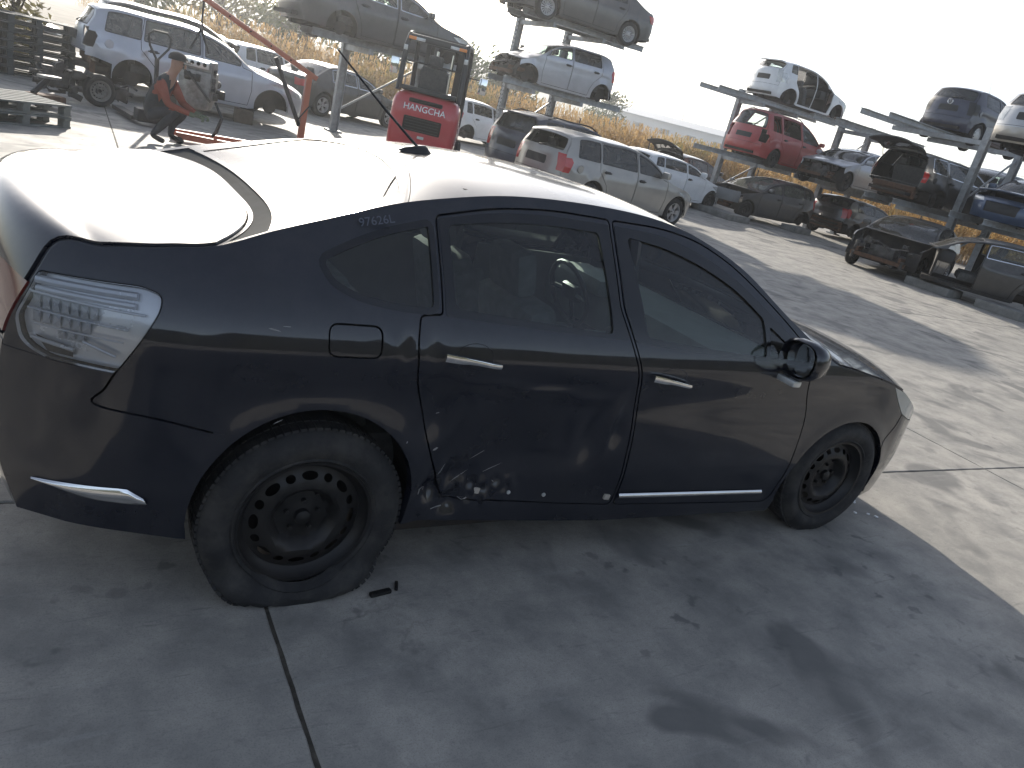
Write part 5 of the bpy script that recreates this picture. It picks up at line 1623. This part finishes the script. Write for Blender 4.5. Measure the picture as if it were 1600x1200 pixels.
yard_car('estate_car', 'dark estate parked directly behind the silver estate', 'car', (1.3, 18.4, .1), 4.0, 2.7, .9, .95, .90, 1.66, P_dgrey, 'estate', belt=1.02, wheels=('steel',) * 4, seed=26, group=GG)
yard_car('estate_car', 'dark car behind the black pallet stacks at the left edge', 'car', (-3.6, 19.2, .1), 6.0, 2.7, .9, .95, .90, 1.62, P_black, 'estate', belt=1.0, wheels=('steel',) * 4, seed=27, group=GG)
yard_car('hatchback', 'grey green car on the rack behind the thick right post', 'car', (26.6, 11.9, 1.9), 187.0, 2.6, .85, .8, .87, 1.45, P_grey, 'hatch', wheels=('alloy5',) * 4, seed=28, group=CG)
yard_car('hatchback', 'white car half hidden behind the beige silver estate', 'car', (14.6, 15.6, 0), 8.0, 2.55, .85, .7, .86, 1.36, P_white, 'hatch', wheels=('steel',) * 4, seed=29, group=GG)
# badge on the navy hatchback: ring with a V over a W
bd = MB(); bx_ = -.592
bd.tube([(bx_, .075 * math.cos(a), 1.02 + .075 * math.sin(a)) for a in np.linspace(0, 2 * math.pi, 21)], .008, 6, cap=False)
bd.tube([(bx_, .035, 1.085), (bx_, 0, 1.03), (bx_, -.035, 1.085)], .007, 5); bd.tube([(bx_, .062, 1.05), (bx_, .03, .955), (bx_, 0, 1.01), (bx_, -.03, .955), (bx_, -.062, 1.05)], .007, 5)
bd.build('badge', m_chrome, fox, True)
MB().tube([(1.35, .0, 1.49), (1.15, 0, 1.95)], [.006, .003], 5).build('aerial', m_trim, fox)

# ------------------------------------------------------------------ forklift
def text_mesh(body, size, depth, name, m, parent, loc, rot):
    cu = bpy.data.curves.new(name, 'FONT'); cu.body = body; cu.size = size; cu.extrude = depth; cu.align_x = 'CENTER'; cu.align_y = 'CENTER'; cu.resolution_u = 4
    ob = bpy.data.objects.new(name, cu); COL.objects.link(ob)
    dg = bpy.context.evaluated_depsgraph_get(); dg.update()
    me = bpy.data.meshes.new_from_object(ob.evaluated_get(dg))
    bpy.data.objects.remove(ob)
    me.materials.clear()
    o = link(name, me, parent, m); o.location = loc; o.rotation_euler = rot
    return o
def forklift():
    o = empty('forklift', (5.35, 10.75, 0), R(60), 'red forklift with black overhead guard seen from behind', 'forklift')
    mr = paint('forklift_red', (.50, .018, .03), 0, .4, .15)
    W = .62
    # counterweight lofted from the rear (x=0) forward
    secs = []
    for x, zb, zt, w, in_ in ((-.02, .55, 1.16, .50, 0), (.0, .42, 1.36, .56, 0), (.10, .36, 1.46, .615, 0), (.35, .34, 1.50, .625, 0), (.75, .34, 1.46, .625, 0)):
        n = 20
        secs.append([(x, w * math.copysign(abs(math.cos(a)) ** .35, math.cos(a)), (zb + zt) / 2 + (zt - zb) / 2 * math.copysign(abs(math.sin(a)) ** .35, math.sin(a))) for a in np.linspace(0, 2 * math.pi, n, endpoint=False)])
    mb = MB(); n = 20
    mb.add([p for s in secs for p in s], [(i * n + k, i * n + (k + 1) % n, (i + 1) * n + (k + 1) % n, (i + 1) * n + k) for i in range(len(secs) - 1) for k in range(n)] + [tuple(range(n)), tuple((len(secs) - 1) * n + k for k in range(n))])
    cw = mb.build('counterweight', mr, o, True, 45)
    MB().box((.02, 0, 1.335), (.10, .62, .075), bev=.03).build('vent_slot', m_gap, cw, True)
    g = MB().box((-.012, 0, .93), (.06, .70, .26), bev=.03).build('radiator_grille', m_gap, cw, True)
    for k in range(5): MB().box((-.045, 0, .83 + k * .05), (.012, .62, .012)).build('slat', m_trim, g)
    MB().box((-.04, -.02, .72), (.03, .12, .05)).build('licence_lamp', m_clear, cw)
    text_mesh('HANGCHA', .155, .004, 'lettering', M('white_lettering', (.85, .85, .85), .5), cw, (-.026, 0, 1.21), (R(90), 0, R(-90)))
    # guard posts, roof, light bars
    gd = MB()
    ms = M('guard_steel', (.03, .032, .034), .5, .2)
    for sy in (-1, 1):
        MB().tube([(.15, sy * .56, 1.45), (.22, sy * .55, 2.20), (.32, sy * .52, 2.42), (.5, sy * .52, 2.45)], .05, 8).build('rear_guard_post', ms, o, True)
        MB().tube([(2.0, sy * .53, .9), (1.65, sy * .53, 2.35), (1.5, sy * .52, 2.45)], .045, 8).build('front_guard_post', ms, o, True)
        MB().tube([(.45, sy * .52, 2.45), (1.55, sy * .52, 2.45)], .045, 8).build('roof_rail', ms, o, True)
        lb = MB().box((.17, sy * .36, 2.36), (.05, .26, .055), bev=.01).build('light_bar', m_clear, o, True)
        MB().box((.165, sy * .46, 2.36), (.055, .14, .057), bev=.01).build('amber_lens', m_amber, lb, True)
        MB().box((.16, sy * .55, 2.18), (.05, .07, .09), bev=.01).build('work_lamp', m_clear, o, True)
        arm = MB().tube([(1.5, sy * .56, 1.95), (1.42, sy * .82, 1.95)], .012, 6).build('mirror_arm', ms, o)
        MB().box((1.40, sy * .88, 1.85), (.03, .16, .30), bev=.015).build('mirror', m_mirror, arm, True)
    for k in range(7): MB().box((.5 + k * .16, 0, 2.46), (.035, 1.0, .04)).build('roof_bar', ms, o)
    MB().box((.24, 0, 2.38), (.06, 1.0, .12), bev=.02).build('rear_roof_beam', ms, o, True)
    MB().tube([(.21, -.5, 1.98), (.21, .5, 1.98)], .018, 6).build('grab_bar', ms, o)
    MB().box((.30, 0, 1.52), (.5, 1.0, .08), bev=.02).build('engine_cover', ms, o, True)
    s = seat(o, (.85, 0, 1.25), m_seat, .5)
    MB().tube([(1.45, .0, 1.35), (1.35, 0, 1.6)], .025, 6).build('steering_column', ms, o)
    steering(o, (1.33, 0, 1.62))
    MB().box((1.35, 0, .75), (1.3, 1.15, .55), bev=.05).build('chassis', mr, o, True)
    for sy in (-1, 1):
        MB().box((2.12, sy * .36, 1.35), (.10, .09, 2.4)).build('mast_upright', ms, o)
        MB().box((2.18, sy * .28, 1.4), (.07, .07, 2.3)).build('inner_mast', ms, o)
        MB().box((2.75, sy * .28, .12), (1.1, .12, .045)).build('fork', ms, o)
        MB().tube([(2.1, sy * .16, .5), (2.1, sy * .16, 2.3)], .03, 8).build('lift_cylinder', m_chrome, o)
        wheel(o, (1.75, sy * .66, .36), 'steel', .36, .26, rim_mat=M('wheel_white', (.6, .6, .58), .5))
        wheel(o, (.35, sy * .60, .28), 'steel', .28, .2, rim_mat=_mc['wheel_white'])
    for z in (.4, 1.3, 2.4): MB().box((2.12, 0, z), (.06, .75, .08)).build('mast_crossbar', ms, o)
    for k in range(9): pass
    for k in range(3): MB().box((.9, -.18 + .0 * k, 1.86 + k * .055), (.02, .14, .028), bev=.01).build('load_chart_plate', m_chrome, o)
forklift()

# ------------------------------------------------------------------ engine hoist, engine, mechanic
m_orange = paint('hoist_orange', (.42, .085, .03), 0, .45, .3)
def hoist():
    o = empty('engine_hoist', (3.05, 10.25, 0), 0, 'orange engine hoist with raised boom beside the mechanic', 'hoist')
    MB().box((0, 0, .72), (.09, .09, 1.30)).build('mast', m_orange, o)
    a, b = Vector((0, 0, 1.38)), Vector((-1.66, .05, 2.06))
    d = b - a; ang = math.atan2(d.z, -d.x)
    bm_ = MB().box((0, 0, 0), (d.length + .3, .065, .08), bev=.008).build('boom', m_orange, o, True)
    bm_.location = (a + b) / 2; bm_.rotation_euler = (0, ang, 0)
    for k in range(4):
        q = MB().lathe([(0, -.046), (.012, -.046), (.012, .046), (0, .046)], 8, 'Y', (-.5 + k * .35, 0, 0)).build('pin_hole', m_gap, bm_)
    MB().tube([(-.05, 0, .55), (-.55, .01, 1.50)], .035, 8).build('ram', m_trim, o, True)
    MB().tube([(-.10, 0, .62), (-.02, -.30, .9)], .012, 6).build('pump_handle', m_trim, o)
    for sy in (-1, 1):
        MB().box((-.95, sy * .30 - .22, .11), (2.0, .07, .09), rot=sy * .12).build('leg', m_orange, o)
        for x in (-1.9, -.05): MB().lathe([(0, -.02), (.05, -.02), (.05, .02), (0, .02)], 12, 'Y', (x, sy * .36 - .22 + (sy * -.1 if x < -1 else 0), .05)).build('castor', m_trim, o)
    MB().box((0, -.22, .11), (.08, .85, .09)).build('crossbar', m_orange, o)
    MB().tube([(b.x, b.y, b.z - .03), (b.x, b.y, 1.72), (b.x + .03, b.y, 1.66), (b.x, b.y, 1.62)], .014, 6).build('hook', m_trim, o)
    for dx in (-.14, .14): MB().tube([(b.x, b.y, 1.64), (b.x + dx, b.y - .02, 1.32)], .02, 6).build('sling', m_trim, o)
hoist()
def hanging_engine():
    o = empty('hanging_engine', (1.42, 10.28, .55), R(-30), 'car engine block hanging from the hoist beside the mechanic', 'engine')
    mb = MB(); mb.box((0, 0, .30), (.48, .34, .42), bev=.03); mb.box((0, 0, .58), (.46, .26, .18), bev=.03); mb.box((0, -.02, .05), (.40, .28, .18), taper=(1.15, 1.1), bev=.03)
    mb.build('block', m_alu, o, True)
    hd = MB().box((0, -.175, .60), (.40, .03, .10), bev=.006).build('port_face', M('machined_face', (.6, .6, .6), .3, .6), o, True)
    for k in range(4): MB().lathe([(0, -.005), (.028, -.005), (.028, .01), (0, .01)], 14, 'Y', (-.14 + k * .093, -.192, .605)).build('port', m_gap, hd)
    junk('engine_ancillaries', o, (0, 0, .30), (.62, .5, .6), 26, 71)
    MB().tube([(.28, 0, .1), (.42, -.05, -.1), (.36, -.06, -.32), (.3, -.05, -.4)], [.02, .025, .03, .02], 8).build('hose', m_trim, o, True)
hanging_engine()

def mechanic():
    o = empty('person', (.84, 9.62, 0), R(-28), 'person crouching in dark vest, orange sleeves and dark cap', 'person')
    J = {'pel': (-.14, 0, .40, .155), 'spi': (-.08, 0, .60, .150), 'che': (.04, 0, .82, .165), 'nec': (.12, 0, .97, .062), 'hea': (.16, 0, 1.04, .070), 'cra': (.185, 0, 1.13, .098), 'top': (.175, 0, 1.20, .075)}
    for s, k in ((-1, 'r'), (1, 'l')):
        J['hip' + k] = (-.10, s * .12, .37, .105); J['kne' + k] = (.30, s * .20, .50 if s < 0 else .46, .070); J['cal' + k] = (.12, s * .19, .28, .062); J['ank' + k] = (-.02 if s < 0 else .10, s * .18, .10, .046); J['toe' + k] = (.17 if s < 0 else .30, s * .20, .045, .038)
        J['sho' + k] = (.05, s * .21, .85, .082); J['elb' + k] = (.20, s * .29, .58, .054); J['wri' + k] = (.45, s * .14, .50, .036); J['han' + k] = (.53, s * .11, .49, .034)
    E = [('pel', 'spi'), ('spi', 'che'), ('che', 'nec'), ('nec', 'hea'), ('hea', 'cra'), ('cra', 'top')]
    for k in 'rl': E += [('pel', 'hip' + k), ('hip' + k, 'kne' + k), ('kne' + k, 'cal' + k), ('cal' + k, 'ank' + k), ('ank' + k, 'toe' + k), ('che', 'sho' + k), ('sho' + k, 'elb' + k), ('elb' + k, 'wri' + k), ('wri' + k, 'han' + k)]
    names = list(J)
    me = bpy.data.meshes.new('body')
    me.from_pydata([J[k][:3] for k in names], [(names.index(a), names.index(b)) for a, b in E], [])
    tmp = bpy.data.objects.new('tmp_body', me); COL.objects.link(tmp)
    sk = tmp.modifiers.new('skin', 'SKIN')
    for i, k in enumerate(names):
        d = me.skin_vertices[0].data[i]; d.radius = (J[k][3], J[k][3]); d.use_root = (k == 'pel')
    sb = tmp.modifiers.new('sub', 'SUBSURF'); sb.levels = 2; sb.render_levels = 2
    dg = bpy.context.evaluated_depsgraph_get(); dg.update()
    nm = bpy.data.meshes.new_from_object(tmp.evaluated_get(dg))
    bpy.data.objects.remove(tmp)
    mats = [M('work_trousers', (.045, .045, .05), .9, var=.3), M('orange_sleeve', (.26, .07, .045), .85, var=.2), M('dark_vest', (.03, .035, .04), .85, var=.3), M('skin', (.36, .2, .14), .55, var=.1), M('work_glove', (.12, .14, .09), .85), M('work_boot', (.02, .019, .018), .6)]
    nm.materials.clear()
    segs = []
    for a, b in E:
        c = 0
        if a in ('spi', 'pel') and b in ('spi', 'che') or (a == 'che' and b[:3] in ('sho',)): c = 2
        elif a[:3] == 'sho' or (a[:3] == 'elb'): c = 1
        elif a[:3] == 'wri': c = 4
        elif a in ('che', 'nec', 'hea', 'cra'): c = 3
        elif a[:3] == 'ank': c = 5
        segs.append((Vector(J[a][:3]), Vector(J[b][:3]), c))
    body = link('body', nm, o, mats)
    for p in nm.polygons:
        c = Vector(p.center); best = (9, 0)
        for a, b, k in segs:
            ab = b - a; t = max(0, min(1, (c - a).dot(ab) / ab.length_squared)); d = (c - a - ab * t).length
            if d < best[0]: best = (d, k)
        p.material_index = best[1]; p.use_smooth = True
    # cap, hair, face, gloves' fingers
    cp = MB()
    secs = []
    n = 14
    for z, r in ((1.165, .116), (1.20, .117), (1.24, .100), (1.265, .06), (1.275, .01)): cp.v += [(.175 + r * 1.05 * math.cos(a), r * .92 * math.sin(a), z) for a in np.linspace(0, 2 * math.pi, n, endpoint=False)]
    cp.f += [(i * n + k, i * n + (k + 1) % n, (i + 1) * n + (k + 1) % n, (i + 1) * n + k) for i in range(4) for k in range(n)]
    cp.box((.31, 0, 1.165), (.11, .15, .014), rot=Matrix.Rotation(R(8), 3, 'Y'), bev=.005)
    cp.build('cap', M('dark_cap', (.02, .02, .022), .9), o, True)
    fc = MB(); fc.box((.292, 0, 1.10), (.03, .026, .05), taper=(.7, .7), bev=.008)
    for s in (-1, 1): fc.box((.16, s * .10, 1.105), (.045, .018, .06), bev=.008)
    fc.build('nose_and_ears', mats[3], o, True)
    ey = MB()
    for s in (-1, 1): ey.lathe([(0, .012), (.011, .0), (0, -.01)], 8, 'X', (.272, s * .034, 1.125))
    ey.box((.274, 0, 1.065), (.012, .05, .010), bev=.003)
    ey.build('eyes_and_mouth', M('dark_feature', (.03, .02, .018), .5), o, True)
    for s in (-1, 1):
        g = MB(); g.box((.56, s * .105, .49), (.085, .07, .035), bev=.014)
        for q in range(4):
            y = s * .105 + (q - 1.5) * .019; L = (.055, .07, .075, .062)[q]
            g.tube([(.595, y, .49), (.595 + L * .5, y, .485), (.595 + L * .7, y, .455), (.595 + L * .5, y, .43)], [.0105, .010, .009, .007], 6)
        g.tube([(.54, s * .105 - s * .035, .485), (.575, s * .105 - s * .06, .47), (.61, s * .105 - s * .055, .45)], [.012, .011, .008], 6)
        g.build('glove', mats[4], o, True)
mechanic()

# ------------------------------------------------------------------ small things on the left
def pallet(label, pos, rz, boards=7, L=1.2, Wd=1.0, mat=None, tiers=1):
    o = empty('pallet', pos, rz, label, 'pallet', 'dark pallets')
    m = mat or M('dark_pallet', (.035, .045, .05), .7, var=.3, bump=.2, bs=30)
    for k in range(boards):
        y = -Wd / 2 + .05 + k * (Wd - .1) / (boards - 1)
        MB().box((0, y, .135), (L, Wd / boards * .72, .022), bev=.003).build('board', m, o)
    for x in (-L / 2 + .06, 0, L / 2 - .06):
        MB().box((x, 0, .112), (.10, Wd, .022)).build('stringer', m, o)
        for y in (-Wd / 2 + .07, 0, Wd / 2 - .07): MB().box((x, y, .055), (.10, .11, .09)).build('foot_block', m, o)
    for y in (-Wd / 2 + .06, 0, Wd / 2 - .06): MB().box((0, y, .011 - .0), (L, .10, .02)).build('runner', m, o)
    return o
order = ('bottom', 'second', 'third', 'fourth', 'fifth', 'sixth', 'top')
for sx, (x, y, rz, nm) in enumerate(((-1.62, 15.35, .12, 'left'), (-.62, 15.75, .10, 'right'))):
    for k in range(7):
        pallet('dark pallet, %s of the %s stack at the left edge' % (order[k], nm), (x, y, k * .152), rz + random.Random(k * 7 + sx).uniform(-.03, .03))
for k in range(2): pallet('pale slatted pallet near the left edge, %s of two' % ('lower', 'upper')[k], (-1.05, 9.35, k * .152), R(38), mat=M('weathered_pallet', (.16, .17, .16), .85, var=.35, bump=.3, bs=25), L=1.3, Wd=.9)

def axle():
    o = empty('rear_axle', (.05, 12.55, 0), R(15), 'removed greasy axle with a worn wheel lying before the silver estate', 'axle')
    MB().tube([(-.75, .1, .26), (-.2, .05, .22), (.2, .0, .24)], .05, 8).build('axle_beam', m_engine, o, True)
    junk('gearbox', o, (-.35, .15, .34), (.8, .5, .5), 34, 90)
    junk('subframe', o, (.55, .2, .25), (.6, .5, .35), 22, 91)
    wheel(o, (.22, -.10, .26), 'steel', .26, .16, rim_mat=M('dirty_rim', (.2, .19, .17), .6))
axle()
def pallet_truck():
    o = empty('pallet_truck', (.95, 11.1, 0), R(10), 'black pallet truck handle standing behind the mechanic', 'trolley')
    MB().tube([(0, 0, .2), (-.02, 0, 1.05)], .035, 8).build('handle_shaft', m_trim, o, True)
    MB().tube([(-.02, 0, 1.02), (-.14, .0, 1.22), (-.17, 0, 1.38), (-.10, 0, 1.44), (.10, 0, 1.44), (.17, 0, 1.38), (.14, 0, 1.22), (-.02, 0, 1.02)], .018, 8).build('handle_loop', m_trim, o, True)
    MB().box((0, .1, .16), (.5, .25, .2), bev=.03).build('pump_housing', m_trim, o, True)
    for s in (-1, 1): MB().box((s * .2, .75, .08), (.16, 1.1, .06)).build('fork', m_trim, o)
pallet_truck()
def rolling_jack():
    o = empty('trolley_jack', (-.55, 11.1, 0), R(40), 'small floor jack standing between the pallets and the axle', 'jack')
    MB().box((0, 0, .14), (.55, .26, .12), bev=.03).build('frame', m_rust, o, True)
    MB().tube([(-.2, 0, .2), (.05, 0, .42)], .04, 8).build('lift_arm', m_trim, o, True)
    MB().box((.07, 0, .45), (.3, .16, .04), bev=.01).build('saddle', m_alu, o, True)
    for x in (-.22, .22):
        for y in (-.15, .15): MB().lathe([(0, -.02), (.06, -.02), (.06, .02), (0, .02)], 12, 'Y', (x, y, .06)).build('castor', m_trim, o)
rolling_jack()
# litter near the saloon
rn = random.Random(5)
mlit = M('black_litter', (.012, .012, .012), .5)
o = MB().box((0, 0, .008), (.085, .022, .014), rot=.15, bev=.004).build('plastic_shard', mlit, None, True); o.location = (.30, -.96, 0); tag(o, 'long black plastic shard beside the flat tyre', 'debris')
o = MB().box((0, 0, .006), (.012, .05, .010), rot=-.4, bev=.003).build('plastic_shard', mlit, None, True); o.location = (.375, -.93, 0); tag(o, 'short thin black shard right of the longer one', 'debris')
o = MB().box((0, 0, .008), (.30, .05, .014), rot=-.2, bev=.004).build('wiper_blade', mlit, None, True); o.location = (7.55, 3.35, 0); tag(o, 'dark wiper blade lying on the yard beyond the hood', 'debris')
for i in range(9):
    x, y = 3.46 + rn.uniform(-.12, .12), -.74 + rn.uniform(-.14, .12)
    p = [(rn.uniform(.006, .016) * math.cos(a), rn.uniform(.006, .016) * math.sin(a)) for a in np.linspace(0, 5.3, 5)]
    o = MB().prism(p, 0, .006).build('glass_fragment', M('broken_lens', (.75, .76, .77), .2), None); o.location = (x, y, .001)
    tag(o, 'tiny pale lens fragment on the ground behind the front wheel', 'debris', 'broken lens fragments')
# chalk number on the saloon's rear pillar
num = text_mesh('97626L', .040, .0004, 'chalk_number', M('chalk', (.10, .11, .14), .9), saloon, (.13, -.725, 1.298), (R(58), R(-14), 0))
# ------------------------------------------------------------------ hazy air
hz_ = MB().box((190, 190, 8.5), (520, 520, 20)).build('haze')
hm = bpy.data.materials.new('hazy_air'); hm.use_nodes = True
ht = hm.node_tree; ht.nodes.remove(ht.nodes['Principled BSDF'])
pv = ht.nodes.new('ShaderNodeVolumePrincipled')
pv.inputs['Color'].default_value = (.9, .93, .97, 1); pv.inputs['Density'].default_value = .0011; pv.inputs['Anisotropy'].default_value = .75
ht.links.new(pv.outputs[0], ht.nodes['Material Output'].inputs['Volume'])
hz_.data.materials.append(hm)
tag(hz_, 'pale hazy air over the yard and hills', 'haze', kind='stuff')
